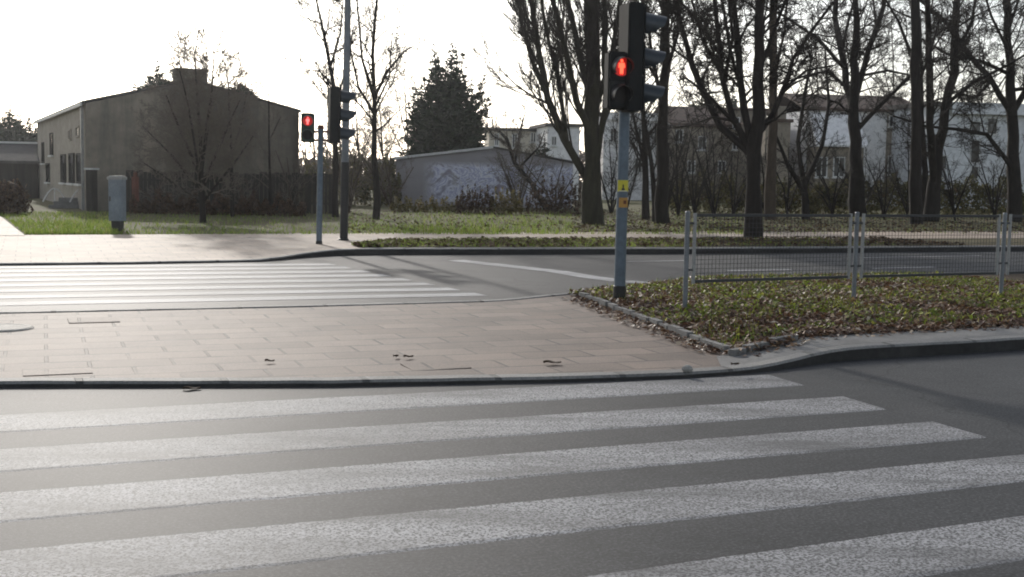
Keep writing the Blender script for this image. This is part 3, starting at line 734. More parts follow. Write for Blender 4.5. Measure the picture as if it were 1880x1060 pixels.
LIME = dict(dk=1.25, lmax=3.6, wig=.20, up=.06, rmin=.006, levels=3, kids=[8, 7, 5], ang=48, ratio=.50, zcut=9)
POPLAR = dict(dk=1.35, lmax=3.4, wig=.10, up=.24, rmin=.006, levels=3, kids=[8, 7, 5], ang=22, ratio=.50, zcut=9)
THIN = dict(dk=1.5, wig=.14, up=.10, rmin=.005, levels=3, kids=[7, 5, 4], ang=42, ratio=.5, zcut=12)
SHRUB = dict(wig=.18, up=.08, rmin=.004, levels=2, kids=[6, 5], ang=36, ratio=.5, zcut=12)
def tree(name, label, basepx, stems, sp, seed, barkm='bark', twigm='twig', cat='tree', group=None, dens=1.6, blen=.30, Y=None, tmin=.15, spread=.5):
    """stems: [(px, py, radius in px), ...] polylines followed by the limbs, each with a depth of its own; boughs and twigs grow off them"""
    r = random.Random(seed)
    b = G(*basepx, .11)
    if Y is not None: b = W(basepx[0], 400, Y)
    Y0 = b[1]; b[2] = .10; ppm = FPX/Y0
    root = thing(name, label, cat, b, group)
    tr = MB(); cr = MB(); first = True; skels = []
    for st in stems:
        pts = []; rad = []; off = 0.0; slope = 0.0 if first else r.uniform(-spread, spread)
        hmax = 0
        for i, (px, py, rr) in enumerate(st):
            if i: off += slope*math.hypot(px-st[i-1][0], py-st[i-1][1])/ppm
            if not first and i == 0:   # start inside the limb it forks from
                best = None
                for S, R_ in skels:
                    for a_ in range(len(S)-1):
                        for f in (0, .25, .5, .75):
                            q = S[a_]+(S[a_+1]-S[a_])*f; w = W(px, py, q[1]); e = np.linalg.norm(w-q)
                            if best is None or e < best[0]: best = (e, q)
                off = best[1][1]-Y0; pts.append(best[1])
            else: pts.append(W(px, py, Y0+off))
            rad.append(max(rr*.76/ppm, .012))
        if first: pts[0] = np.array([pts[0][0], pts[0][1], 0.04]); rad[0] *= 1.25
        # resample for a natural wobble
        P, R_ = [pts[0]], [rad[0]]
        for i in range(len(pts)-1):
            L = np.linalg.norm(pts[i+1]-pts[i]); m = max(1, int(L/.7))
            for j in range(1, m+1):
                f = j/m; q = pts[i]+(pts[i+1]-pts[i])*f; rr = rad[i]+(rad[i+1]-rad[i])*f
                if j < m: q = q+np.array([r.gauss(0, 1), r.gauss(0, 1), 0])*min(.05, rr*.28)
                P.append(q); R_.append(rr*r.uniform(.95, 1.06))
        tr.tube(P, R_, 9 if rad[0] > .08 else 6); skels.append((P, R_))
        tot = sum(np.linalg.norm(P[i+1]-P[i]) for i in range(len(P)-1)); nb = max(2, int(tot*dens*sp.get('dk', 1)))
        for j in range(nb):
            t = (tmin if first else .08)+(1-(tmin if first else .08))*(j+r.random())/nb; x = t*(len(P)-1); i = min(len(P)-2, int(x)); q = P[i]+(P[i+1]-P[i])*(x-i)
            if q[2] > 12 and r.random() < .5: continue
            d = P[i+1]-P[i]; d = d/np.linalg.norm(d)
            nd = rot_about(d, perp(d, r), math.radians(r.gauss(sp['ang']+6, 10)))
            Lb = min(sp.get('lmax', 2.6), max(.5, tot*blen))*(1.1-.5*t)*r.uniform(.5, 1.2)
            branch(cr, q, nd, Lb, max(sp['rmin'], min(R_[i]*.42, .042)), 0, sp, r)
        first = False
    smooth_by_angle(tr.build('trunk', barkm, root), 60)
    cr.build('crown', twigm, root)
    return root
GR = 'bare trees along the far pavement'
tree('poplar_tree', 'thick bare poplar with steep upright boughs, left of the near traffic signal', (1090, 412),
     [[(1089, 412, 23), (1088, 300, 19), (1090, 150, 18), (1085, 0, 17), (1080, -250, 12), (1076, -600, 3)],
      [(1096, 340, 9), (1112, 200, 8), (1110, 0, 7), (1114, -250, 3)],
      [(1078, 340, 10), (1035, 255, 9), (1005, 180, 8), (990, 100, 7), (975, 0, 6), (962, -150, 2)],
      [(1078, 260, 9), (1050, 150, 8), (1030, 60, 7), (1008, -20, 5), (992, -150, 2)],
      [(1084, 190, 8), (1058, 70, 7), (1042, 0, 6), (1030, -150, 3)],
      [(1040, 262, 6), (1025, 150, 5), (1000, 40, 4), (985, -60, 2)],
      [(1008, 190, 5), (975, 110, 4), (955, 30, 3), (945, -40, 2)],
      [(1094, 230, 8), (1125, 90, 6), (1138, 0, 5), (1150, -150, 2)]], POPLAR, 11, 'bark_green', group=GR, dens=1.7, blen=.34)
tree('poplar_tree', 'straight slim trunk just right of the near signal head', (1217, 411),
     [[(1217, 411, 14), (1218, 200, 12), (1222, 0, 11), (1225, -400, 6), (1226, -600, 2)], [(1220, 150, 5), (1245, 60, 4), (1255, -40, 2)], [(1216, 210, 5), (1195, 90, 4), (1185, -20, 2)]],
     POPLAR, 12, group=GR, dens=1.3, tmin=.3)
tree('young_tree', 'thin dark stem close behind the near signal pole', (1184, 409), [[(1186, 409, 8), (1183, 260, 6), (1180, 100, 5), (1178, -120, 2)], [(1184, 320, 4), (1160, 200, 3), (1150, 90, 2)]], THIN, 13, group=GR, dens=1.6, Y=46)
tree('young_tree', 'thin leaning stem between two trunks right of the near signal pole', (1202, 409), [[(1203, 409, 7), (1196, 300, 5), (1176, 170, 4), (1168, 40, 2)]], THIN, 14, group=GR, dens=1.5, Y=44)
tree('lime_tree', 'big dark lime tree whose trunk forks into five limbs behind the guard rail', (1383, 437),
     [[(1383, 438, 20), (1383, 340, 17), (1384, 270, 17), (1391, 150, 13), (1395, 0, 11), (1400, -250, 5), (1402, -450, 2)],
      [(1380, 295, 10), (1322, 232, 9), (1290, 165, 8), (1260, 80, 7), (1238, -10, 6), (1205, -150, 3)],
      [(1380, 290, 9), (1345, 215, 8), (1325, 140, 7), (1316, 40, 6), (1308, -60, 5), (1296, -250, 2)],
      [(1384, 280, 9), (1366, 200, 9), (1356, 100, 8), (1346, 0, 7), (1335, -220, 3)],
      [(1386, 255, 8), (1420, 208, 7), (1444, 150, 6), (1456, 108, 5), (1495, 50, 4), (1530, 5, 3), (1560, -60, 2)],
      [(1318, 100, 4), (1280, 35, 4), (1245, 0, 3), (1215, -40, 2)],
      [(1324, 150, 4), (1290, 75, 4), (1270, 0, 3), (1262, -80, 2)],
      [(1392, 140, 5), (1420, 60, 4), (1450, -20, 3)], [(1352, 230, 5), (1300, 175, 4), (1255, 140, 2)], [(1330, 160, 5), (1345, 70, 4), (1335, -30, 3)], [(1362, 180, 5), (1340, 90, 4), (1322, -20, 3)], [(1440, 160, 4), (1480, 130, 3), (1530, 120, 2)]], LIME, 15, group=GR, dens=2.0, tmin=.42)
tree('brown_trunk_tree', 'straight brown trunk rising right behind the forked lime tree', (1416, 404), [[(1415, 404, 12), (1420, 200, 10), (1421, 0, 9), (1423, -350, 5), (1424, -550, 2)], [(1420, 160, 4), (1440, 60, 3), (1450, -40, 2)]], LIME, 16, 'bark_brown', group=GR, dens=1.1, tmin=.4)
tree('lime_tree', 'dark tree with a fork of three limbs in front of the white gabled house', (1576, 398),
     [[(1577, 399, 17), (1572, 260, 14), (1567, 195, 12), (1572, 80, 9), (1570, 0, 7), (1568, -200, 3)],
      [(1568, 210, 9), (1546, 100, 8), (1535, 0, 6), (1524, -150, 2)],
      [(1568, 200, 8), (1595, 90, 7), (1620, 20, 6), (1642, -70, 3)],
      [(1577, 245, 6), (1620, 190, 5), (1665, 145, 4), (1722, 105, 2)],
      [(1560, 160, 5), (1520, 130, 4), (1470, 142, 3), (1430, 155, 2)],
      [(1552, 130, 5), (1500, 70, 4), (1440, 30, 3), (1400, 10, 2)],
      [(1585, 140, 4), (1630, 130, 3), (1680, 140, 2)], [(1575, 230, 4), (1540, 190, 3), (1495, 175, 2)], [(1590, 110, 4), (1610, 60, 3), (1600, -30, 2)], [(1545, 100, 4), (1560, 30, 3), (1580, -40, 2)]], LIME, 17, group=GR, dens=1.7, tmin=.45)
tree('small_tree', 'slender crooked tree with two arms between the lime trees', (1480, 403),
     [[(1480, 404, 9), (1476, 335, 7), (1465, 260, 5), (1478, 170, 4), (1492, 100, 2)], [(1478, 345, 6), (1510, 265, 5), (1522, 190, 4), (1515, 90, 2)], [(1474, 365, 6), (1445, 300, 5), (1425, 250, 3)]], THIN, 18, group=GR, dens=1.6, tmin=.4, Y=50)
tree('lime_tree', 'straight dark trunk beside the leaning double tree at right', (1683, 412), [[(1683, 413, 13), (1682, 200, 12), (1680, 0, 11), (1678, -330, 5), (1677, -520, 2)], [(1680, 120, 4), (1650, 40, 4), (1620, -10, 2)], [(1682, 170, 4), (1710, 90, 3), (1730, 20, 2)]], LIME, 19, group=GR, dens=1.4, tmin=.4)
tree('young_tree', 'thin grey stem tight against the straight trunk at right', (1697, 405), [[(1697, 405, 7), (1695, 250, 6), (1692, 130, 3), (1690, 30, 2)]], THIN, 20, group=GR, dens=.8, tmin=.5)
tree('lime_tree', 'leaning dark tree with two stems rising to the right, right part of the row', (1708, 407),
     [[(1708, 406, 17), (1720, 310, 13), (1735, 200, 11), (1752, 100, 10), (1757, 0, 8), (1766, -200, 3)], [(1714, 340, 9), (1708, 200, 9), (1705, 60, 7), (1700, -120, 3)],
      [(1738, 190, 5), (1790, 150, 4), (1850, 120, 3), (1900, 90, 2)], [(1750, 110, 5), (1785, 40, 4), (1800, -40, 2)]], LIME, 21, group=GR, dens=1.7, tmin=.4)
tree('lime_tree', 'dark forked tree with long low arms at the right edge', (1862, 408),
     [[(1862, 408, 16), (1861, 250, 13), (1857, 195, 12), (1850, 80, 9), (1846, -50, 7), (1840, -250, 3)],
      [(1854, 215, 8), (1816, 140, 6), (1775, 95, 6), (1740, 45, 5), (1700, 10, 3), (1650, -30, 2)],
      [(1864, 215, 8), (1892, 150, 7), (1925, 60, 5), (1950, -40, 3)],
      [(1858, 315, 6), (1812, 247, 5), (1760, 238, 4), (1700, 232, 3), (1640, 213, 2)],
      [(1853, 140, 5), (1800, 112, 4), (1740, 100, 3), (1690, 70, 2)],
      [(1862, 170, 5), (1905, 160, 4), (1960, 130, 2)],
      [(1818, 150, 4), (1790, 180, 3), (1740, 165, 2)], [(1852, 100, 4), (1820, 30, 3), (1800, -40, 2)], [(1850, 60, 4), (1870, 0, 3), (1890, -60, 2)]], LIME, 22, group=GR, dens=1.7, tmin=.4)
# left side
tree('bare_tree', 'slim bare tree with a broad sparse fork right of the lamp post', (690, 403),
     [[(690, 403, 7.5), (687, 250, 6), (687, 170, 5), (684, 100, 4), (692, 0, 3), (695, -110, 1)], [(687, 180, 5), (665, 110, 3), (655, 0, 2), (650, -80, 1)],
      [(688, 180, 4), (712, 130, 3), (742, 95, 2), (772, 78, 1)], [(687, 210, 4), (658, 160, 3), (640, 80, 2)], [(688, 200, 3), (715, 140, 2), (720, 60, 1)]], THIN, 23, group=GR, dens=1.8, tmin=.35, twigm='twig')
tree('bare_tree', 'bare tree behind the far signal leaning left above it', (616, 399),
     [[(616, 400, 7), (615, 260, 6), (613, 160, 5), (600, 90, 4), (590, 40, 3), (578, -10, 2), (570, -70, 1)], [(612, 165, 3), (588, 132, 2), (558, 127, 1), (530, 120, .7)], [(614, 200, 3), (640, 120, 2), (648, 50, 1)], [(606, 120, 3), (625, 60, 2), (630, 0, 1)]],
     THIN, 24, group=GR, dens=1.8, tmin=.35)
tree('bare_tree', 'wide twiggy bare tree in front of the gable wall', (373, 409),
     [[(373, 409, 7), (370, 330, 5.5), (364, 200, 3), (357, 95, 1.5)], [(371, 335, 5), (335, 250, 3), (305, 175, 1.5)], [(371, 320, 5), (388, 180, 3), (393, 95, 1.2)], [(372, 345, 5), (415, 240, 3), (440, 185, 1.2)],
      [(370, 360, 4), (315, 285, 2.5), (262, 232, 1)], [(371, 350, 4), (345, 190, 2), (330, 130, 1)], [(372, 370, 4), (430, 300, 2.5), (465, 250, 1)], [(371, 375, 4), (310, 330, 2), (265, 300, 1)]],
     THIN, 25, 'bark', 'twig_pale', group='bare trees before the gable house', dens=4.6, tmin=.2, blen=.38)
tree('young_tree', 'thin bare sapling right of the wide twiggy tree', (427, 398), [[(427, 398, 4.5), (424, 250, 3), (420, 160, 2), (413, 115, 1)], [(425, 290, 2), (445, 220, 1.5), (452, 170, 1)]], THIN, 26, 'bark', 'twig_pale', group='bare trees before the gable house', dens=2.2)
tree('young_tree', 'very thin bare sapling before the right end of the gable wall', (497, 396), [[(497, 396, 3.2), (494, 250, 2.2), (492, 135, 1)], [(495, 260, 1.5), (515, 215, 1)]], THIN, 27, 'bark', 'twig_pale', group='bare trees before the gable house', dens=1.8)
# trees beyond the houses
BG = 'bare trees behind the houses'
for i, (px, py, hpx, Yb, lab) in enumerate(((98, 372, 145, 82, 'pale bare tree above the roof at far left'), (165, 372, 155, 86, 'faint small bare tree just left of the gable ridge'),
        (745, 372, 245, 78, 'grey twiggy tree between the slim bare tree and the conifer'), (655, 375, 215, 70, 'round grey twiggy tree behind the lamp post'), (905, 372, 190, 108, 'twiggy bare tree right of the conifer'),
        (1040, 372, 220, 108, 'twiggy bare tree above the pale building left of the poplar'), (1165, 372, 330, 112, 'tall twiggy tree behind the near signal head'), (1300, 372, 330, 115, 'tall grey twiggy tree behind the left limbs of the forked lime'),
        (1500, 372, 340, 110, 'tall twiggy tree above the left end of the white house'), (1640, 372, 350, 108, 'tall twiggy tree above the middle of the white house'), (1800, 372, 350, 106, 'tall twiggy tree behind the blue house'), (1925, 372, 330, 100, 'twiggy tree beyond the right edge house'),
        (1420, 372, 300, 112, 'grey twiggy tree behind the brown trunk'), (700, 375, 190, 62, 'dense grey brown tree behind the slim bare tree'), (625, 375, 150, 60, 'dense low brown tree behind the far signal'), (575, 375, 170, 74, 'low twiggy tree at the right end of the gable house'), (560, 375, 150, 92, 'distant twiggy tree showing above the gable slope'))):
    y0 = W(px, 372, Yb); zb_ = 0
    p0 = py
    tree('bare_tree', lab, (px, py), [[(px, 400, 3.4), (px+4, py-hpx*.4, 2.6), (px-4, py-hpx, .7)], [(px+2, py-hpx*.3, 2), (px-hpx*.2, py-hpx*.75, .7)], [(px+2, py-hpx*.35, 2), (px+hpx*.2, py-hpx*.8, .7)],
         [(px+2, py-hpx*.42, 1.8), (px-hpx*.1, py-hpx*.95, .7)]], dict(LIME, dk=1, lmax=2.6, levels=2, kids=[7, 6], rmin=.007), 40+i, 'bark_brown', 'twig_pale', group=BG, dens=(3.0 if 590 < px < 780 else 1.2), tmin=.3, blen=.4, Y=Yb)
# bare shrubs and thickets
SG = 'bare shrubs under the far trees'
for i, (px, Ys, hpx, wpx, lab) in enumerate(((1150, 50, 150, 50, 'brown thicket left behind the near signal pole'), (1245, 52, 160, 50, 'thin stemmed thicket right of the slim trunk'), (1275, 55, 130, 60, 'dark thicket below the tan house, left one'), (1310, 50, 150, 50, 'dark thicket below the tan house, tall middle one'),
        (1345, 54, 120, 50, 'dark thicket tight against the left of the lime trunk'), (1445, 52, 110, 50, 'low brown thicket right of the brown trunk'), (1530, 54, 90, 50, 'low thicket below the white gabled house'), (1755, 52, 110, 60, 'brown thicket between the leaning tree and the right edge tree'),
        (1625, 52, 90, 60, 'low thicket before the window bay of the white house'), (1020, 55, 90, 70, 'rusty brown shrub right of the graffiti'), (950, 58, 110, 40, 'tall thin shrub leaning across the shed wall'), (1122, 54, 120, 50, 'twiggy scrub close behind the near signal pole'), (1222, 56, 120, 60, 'twiggy scrub at the foot of the slim trunk'), (1405, 53, 130, 50, 'twiggy scrub between the lime trunk and the brown trunk'), (1585, 57, 120, 60, 'twiggy scrub behind the fork of three limbs'), (1665, 56, 130, 60, 'twiggy scrub behind the straight dark trunk'), (1825, 55, 130, 60, 'twiggy scrub below the blue house windows'), (640, 48, 130, 50, 'grey shrub between the signal and the slim tree'), (720, 54, 110, 60, 'grey shrub before the small lean-to'), (540, 46, 110, 60, 'twiggy shrub before the right end of the board fence'), (300, 44, 60, 70, 'low twiggy shrub left of the wide bare tree'), (455, 44, 70, 60, 'low twiggy shrub between the two saplings'))):
    r = random.Random(80+i); stems = []
    if px > 1100: hpx *= 1.1
    for k in range(7 if px < 1100 else 5):
        x0 = px+r.uniform(-8, 8); x1 = px+r.uniform(-1, 1)*wpx; hh = hpx*r.uniform(.6, 1.1)
        stems.append([(x0, 395, 2.2), ((x0*2+x1)/3, 392-hh*.45, 1.8), (x1, 392-hh, .8)])
    stems[0][0] = (px, 400, 2.5)
    tree('bare_shrub', lab, (px, 400), stems, SHRUB, 80+i, 'bark_brown' if px < 1100 else 'bark', 'twig_pale' if px < 1100 else 'twig', 'shrub', SG, dens=3.0 if px < 1100 else 2.4, blen=.42, Y=Ys, tmin=.1)
# the crooked arm tree over the graffiti wall
tree('small_tree', 'crooked old fruit tree arching over the graffiti wall', (1000, 388), [[(1005, 390, 5), (975, 335, 5), (945, 300, 5), (930, 255, 4), (910, 235, 2)], [(945, 300, 3), (955, 240, 3), (965, 205, 1)], [(935, 265, 3), (905, 250, 2), (890, 225, 1)], [(952, 310, 3), (990, 270, 2), (1000, 240, 1)]], THIN, 120, 'bark', 'twig_pale', group='small trees by the shed', dens=2.4, Y=57, tmin=.3)

def conifer(name, label, px, Y, leaders, seed, n=5200, clump=.30, group=None):
    """leaders: (px of the tip, py of the tip, base half-width px, py of the widest skirt)"""
    r = random.Random(seed); b = W(px, 380, Y); b[2] = .10; root = thing(name, label, 'tree', b, group); tr = MB(); cr = MB()
    for (tx, ty, hw, by) in leaders:
        t_ = W(tx, ty, Y+r.uniform(-.4, .4)); bz = W(tx, by, Y)[2]; bz = max(.5, bz); half = hw*Y/FPX; H = t_[2]-bz
        tr.tube([(b[0], b[1], .05), ((b[0]+t_[0])/2, (b[1]+t_[1])/2, (t_[2])*.5), tuple(t_)], [max(.05, half*.08), max(.04, half*.05), .015], 7)
        m = int(n/len(leaders)); done = 0
        while done < m:
            f = math.sqrt(r.random()) if r.random() < .75 else r.random(); z = t_[2]-H*f
            L = half*(.02+.98*f)*r.choice((.45, .7, .9, 1.0, 1.15, 1.3)); a = r.uniform(0, 6.283); dr = r.uniform(-.35, .10); sg = r.uniform(.05, .35)
            cx_ = b[0]+(t_[0]-b[0])*min(1, z/t_[2]); cy_ = b[1]+(t_[1]-b[1])*min(1, z/t_[2])
            ca, sa = math.cos(a), math.sin(a); k = 3+int(15*L/half); done += k
            for j in range(k):
                s = (j+r.random())/k; sp = clump*(1.15-.95*s)*min(1, .35+f*1.5)
                q = np.array([cx_+ca*L*s, cy_+sa*L*s, z+dr*L*s+sg*L*s*s])+np.array([r.gauss(0, .5), r.gauss(0, .5), r.gauss(0, .3)])*sp
                d = np.array([ca*.8+r.gauss(0, .5), sa*.8+r.gauss(0, .5), r.gauss(.25, .4)]); d /= np.linalg.norm(d)
                Lc = clump*r.uniform(.6, 1.4)*min(1, .5+f); e = perp(d, r)*Lc*.17
                cr.quad(q-d*Lc*.4, q+e, q+d*Lc*.6, q-e, tint=min(1, max(0, r.gauss(.45, .25))))
    tr.build('trunk', 'bark', root); cr.build('crown', 'conifer_needles', root, tint=True); return root
conifer('conifer_tree', 'large dark twin topped conifer behind the graffiti shed', 815, 68, [(797, 80, 46, 260), (832, 76, 44, 240), (850, 96, 52, 290), (868, 140, 62, 340), (776, 140, 58, 340), (890, 138, 44, 310), (818, 120, 108, 390), (748, 185, 62, 350), (900, 175, 58, 360), (760, 150, 50, 300), (840, 100, 70, 330)], 201, 30000, .40, 'conifers')
conifer('conifer_tree', 'small pointed conifer rising behind the roof left of the chimney', 287, 75, [(287, 110, 52, 200), (275, 140, 36, 200), (300, 142, 36, 200)], 202, 3000, .42, 'conifers')
conifer('conifer_tree', 'round topped conifer showing behind the roof right of the chimney', 443, 75, [(443, 146, 34, 215), (430, 156, 34, 215), (457, 158, 34, 215)], 203, 3000, .42, 'conifers')
conifer('conifer_tree', 'spruce behind the tan house roof', 1288, 118, [(1288, 135, 42, 300)], 204, 3000, .55, 'conifers')
conifer('conifer_tree', 'narrow spruce behind the lime limbs above the tan house', 1345, 120, [(1345, 150, 30, 300)], 205, 2400, .55, 'conifers')
conifer('conifer_tree', 'dark conifer at the far left edge beyond the low dark house', 18, 85, [(18, 190, 46, 300), (0, 215, 40, 300), (34, 212, 40, 300)], 206, 6000, .5, 'conifers')
conifer('conifer_tree', 'broad dark evergreen beyond the low house, right of the edge conifer', 62, 88, [(55, 215, 44, 310), (80, 228, 40, 310), (66, 235, 50, 320)], 207, 6000, .5, 'conifers')
conifer('conifer_tree', 'low dark evergreen bush before the pale building above the shed', 1000, 66, [(1000, 250, 36, 360), (985, 268, 30, 360)], 208, 2200, .35, 'conifers')

# leafy masses
def leafy(name, label, cat, pxa, pxb, Y, hpx, depth, n, mat, size, group=None, wob=.25, Yb=None):
    r = random.Random(hash(label) % 1000 if False else len(label)*7+int(pxa)); Yb = Yb or Y; mb = MB(); o = W((pxa+pxb)/2, 390, (Y+Yb)/2); o[2] = .1
    H = hpx*Y/FPX
    for i in range(n):
        f = r.random(); Yc = Y+(Yb-Y)*f; p = W(pxa+(pxb-pxa)*f, 390, Yc); pr = .55+.45*math.sqrt(max(0, min(1, min(f, 1-f)*8)))
        top = H*pr*(1+wob*math.sin(f*37+pxa)*.5+wob*math.sin(f*91)*.5)
        z = .1+top*r.random()**.75
        y = p[1]+r.uniform(-.5, .5)*depth*(1-.35*(z/top if top else 0))
        leaf(mb, (p[0], y, z), size, .9, r)
    return tag(mb.build(name, mat, origin=o, tint=True), label, cat, group)
leafy('hedge', 'olive hedge with a yellowish top below the white houses', 'hedge', 1490, 1900, 60, 62, 1.4, 12000, 'hedge_leaf', .17, Yb=62, wob=.28)
leafy('hedge', 'dark brown green hedge below the tan house', 'hedge', 1225, 1500, 59, 56, 1.2, 6500, 'hedge_leaf', .17, wob=.5)
leafy('hedge', 'dark low hedge between the board fence and the small lean-to', 'hedge', 560, 735, 60, 80, 1.4, 8000, 'hedge_leaf', .17, wob=.4)
leafy('shrub', 'dark reddish brown bush at the far left edge', 'shrub', -40, 42, 40, 50, 2.0, 5000, 'rust_leaf', .13, wob=.3)
leafy('shrub', 'rust coloured low shrub before the middle of the graffiti wall', 'shrub', 838, 905, 50, 38, 1.2, 1100, 'rust_leaf', .14, wob=.5)
leafy('shrub', 'yellowish weedy shrub left of the rust coloured shrub', 'shrub', 715, 850, 51, 20, 1.4, 1200, 'weed_leaf', .14, wob=.6)
leafy('shrub', 'yellow green weedy shrub right of the rust coloured shrub', 'shrub', 900, 960, 50, 34, 1.2, 1100, 'weed_leaf', .14, wob=.6)
leafy('shrub', 'tall rusty weeds between the shed and the poplar trunk', 'shrub', 965, 1072, 52, 46, 1.6, 1600, 'rust_leaf', .14, wob=.6)
leafy('shrub', 'dark tangled shrub at the foot of the board fence', 'shrub', 240, 560, 43, 30, 1.0, 5000, 'rust_leaf', .12, wob=.6)

# ------------------------------------------------------------------ buildings
class Wall:
    """upright wall through p0 along azimuth az (degrees); positive 'out' is towards the camera side"""
    def __init__(s, p0, az):
        s.p0 = np.array([p0[0], p0[1], 0.0]); a = math.radians(az); s.d = np.array([math.sin(a), math.cos(a), 0]); s.az = az
        n = np.array([s.d[1], -s.d[0], 0]); s.n = n if (n@s.p0) < 0 else -n; s.up = np.array([0, 0, 1.0])
    def sz(s, px, py): return on_plane(px, py, s.p0, s.az)
    def P(s, a, z, out=0.0): return s.p0+s.d*a+s.up*z+s.n*out
    def slab(s, mb, poly, t=.25, out=0.0):
        mb.prism([s.P(a, z, out) for a, z in poly], -s.n*t)
    def bar(s, mb, a0, a1, z0, z1, out, t):
        mb.frame_box(s.P((a0+a1)/2, (z0+z1)/2, out), s.d, s.up, s.n, abs(a1-a0)/2, abs(z1-z0)/2, t/2)
    def window(s, root, a0, a1, z0, z1, frame='white_trim', pane='dark_glass', bars=1, sill=True):
        w = .07; mb = MB(); o = .02
        s.bar(mb, a0, a1, z0, z0+w, o, .09); s.bar(mb, a0, a1, z1-w, z1, o, .09); s.bar(mb, a0, a0+w, z0+w, z1-w, o, .088); s.bar(mb, a1-w, a1, z0+w, z1-w, o, .088)
        for k in range(bars): m = a0+(a1-a0)*(k+1)/(bars+1); s.bar(mb, m-w*.4, m+w*.4, z0+w, z1-w, o, .084)
        f = mb.build('window', frame, root)
        mb = MB(); s.bar(mb, a0+w, a1-w, z0+w, z1-w, .006, .02); mb.build('pane', pane, f)
        if sill: mb = MB(); s.bar(mb, a0-.08, a1+.08, z0-.08, z0-.004, .07, .16); mb.build('sill', 'white_trim', f)
        return f
    def pwin(s, root, x0, y0, x1, y1, **k):
        a0, z1 = s.sz(x0, y0); a1, z0 = s.sz(x1, y1)
        if a1 < a0: a0, a1 = a1, a0
        return s.window(root, a0, a1, min(z0, z1), max(z0, z1), **k)
# gable house at left
c0 = G(160, 387, .11)
gw = Wall(c0, 64); fw = Wall(c0, -26)
root = thing('gable_house', 'long low grey gabled house with a square chimney and a beige front at left', 'house', (c0[0], c0[1], .1))
ze = gw.sz(160, 190)[1]; ar, zr = gw.sz(549, 206); aa, za = gw.sz(352, 150); ar = max(ar, 7)
zr = ze if abs(zr-ze) < .8 else zr
mb = MB(); gw.slab(mb, [(0, 0), (ar, 0), (ar, zr), (aa, za), (0, ze)], .3); mb.build('gable_wall', 'render_grey', root)
LF = 21.0
mb = MB(); fw.slab(mb, [(.3, 0), (LF, 0), (LF, ze), (.3, ze)], .3); mb.build('front_wall', 'render_beige', root)
mb = MB(); e0 = gw.P(ar-.3, 0, 0); mb.prism([e0+gw.d*.29, e0+gw.d*.29+gw.up*zr, e0+gw.d*.29+gw.up*zr-gw.n*LF, e0+gw.d*.29-gw.n*LF], -gw.d*.25); mb.prism([gw.P(0, 0, -LF), gw.P(ar, 0, -LF), gw.P(ar, zr, -LF), gw.P(aa, za, -LF), gw.P(0, ze, -LF)], gw.n*.25)
mb.build('rear_wall', 'render_grey', root)
mb = MB(); th = np.array([0, 0, .10])
for (a0, z0), (a1, z1) in (((-.12, ze-.02), (aa, za)), ((aa, za), (ar+.08, zr-.02))):
    q = [gw.P(a0, z0+.01, .03), gw.P(a1, z1+.01, .03), gw.P(a1, z1+.01, -LF-.2), gw.P(a0, z0+.01, -LF-.2)]; mb.prism(q, th)
rf = mb.build('roof', 'tar_roof', root)
mb = MB(); (ca0, cz1), (ca1, _), = gw.sz(328, 128), gw.sz(384, 128)
mb.frame_box(gw.P((ca0+ca1)/2, (za-.6+cz1)/2, -.8), gw.d, gw.n, gw.up, (ca1-ca0)/2, .45, (cz1-za+.6)/2); mb.frame_box(gw.P((ca0+ca1)/2, cz1+.04, -.8), gw.d, gw.n, gw.up, (ca1-ca0)/2+.06, .51, .05)
mb.build('chimney', 'chimney_render', rf)
mb = MB(); fw.bar(mb, -.1, LF, ze-.10, ze+.02, .17, .06); mb.build('gutter', 'white_trim', root)
for x0, y0, x1, y1 in ((141, 232, 147, 252), (127, 238, 132, 258)): fw.pwin(root, x0, y0, x1, y1, frame='render_beige', bars=0, sill=False)
for x0, y0, x1, y1 in ((142, 282, 151, 338), (128, 282, 138, 337), (113, 284, 122, 336)): fw.pwin(root, x0, y0, x1, y1, frame='dark_wood', bars=0)
for x0, y0, x1, y1 in ((93, 245, 98, 285), (86, 300, 92, 335), (78, 262, 82, 300)): fw.pwin(root, x0, y0, x1, y1, frame='dark_wood', bars=0)
mb = MB(); s0, _ = fw.sz(156, 300); s1, _ = fw.sz(158, 300); fw.bar(mb, s0+.02, s0+.14, .1, ze-.1, .08, .1); mb.build('drainpipe', 'galvanised_pale', root)
# low dark house at far left
c1 = W(-140, 380, 62); dw = Wall(c1, 80)
root = thing('low_house', 'low dark roofed house at the left edge beyond the gable house', 'house', (c1[0], c1[1], .1))
z1 = W(0, 300, 62)[2]; z2 = W(20, 268, 64)[2]
mb = MB(); dw.slab(mb, [(0, 0), (5.6, 0), (5.6, z1), (0, z1)], 5); mb.build('wall', 'dark_wood', root)
mb = MB(); mb.prism([dw.P(-.4, z1, .4), dw.P(6, z1, .4), dw.P(6, z2, -2.5), dw.P(-.4, z2, -2.5)], (0, 0, .14)); mb.prism([dw.P(-.4, z2, -2.5), dw.P(6, z2, -2.5), dw.P(6, z1, -5.4), dw.P(-.4, z1, -5.4)], (0, 0, .14)); mb.build('roof', 'tar_roof', root)
mb = MB(); dw.bar(mb, -.4, 6, z2+.15, z2+.25, -2.5, .2); mb.build('ridge', 'white_trim', root)
dw.window(root, 2.2, 3.2, .9, 1.9)
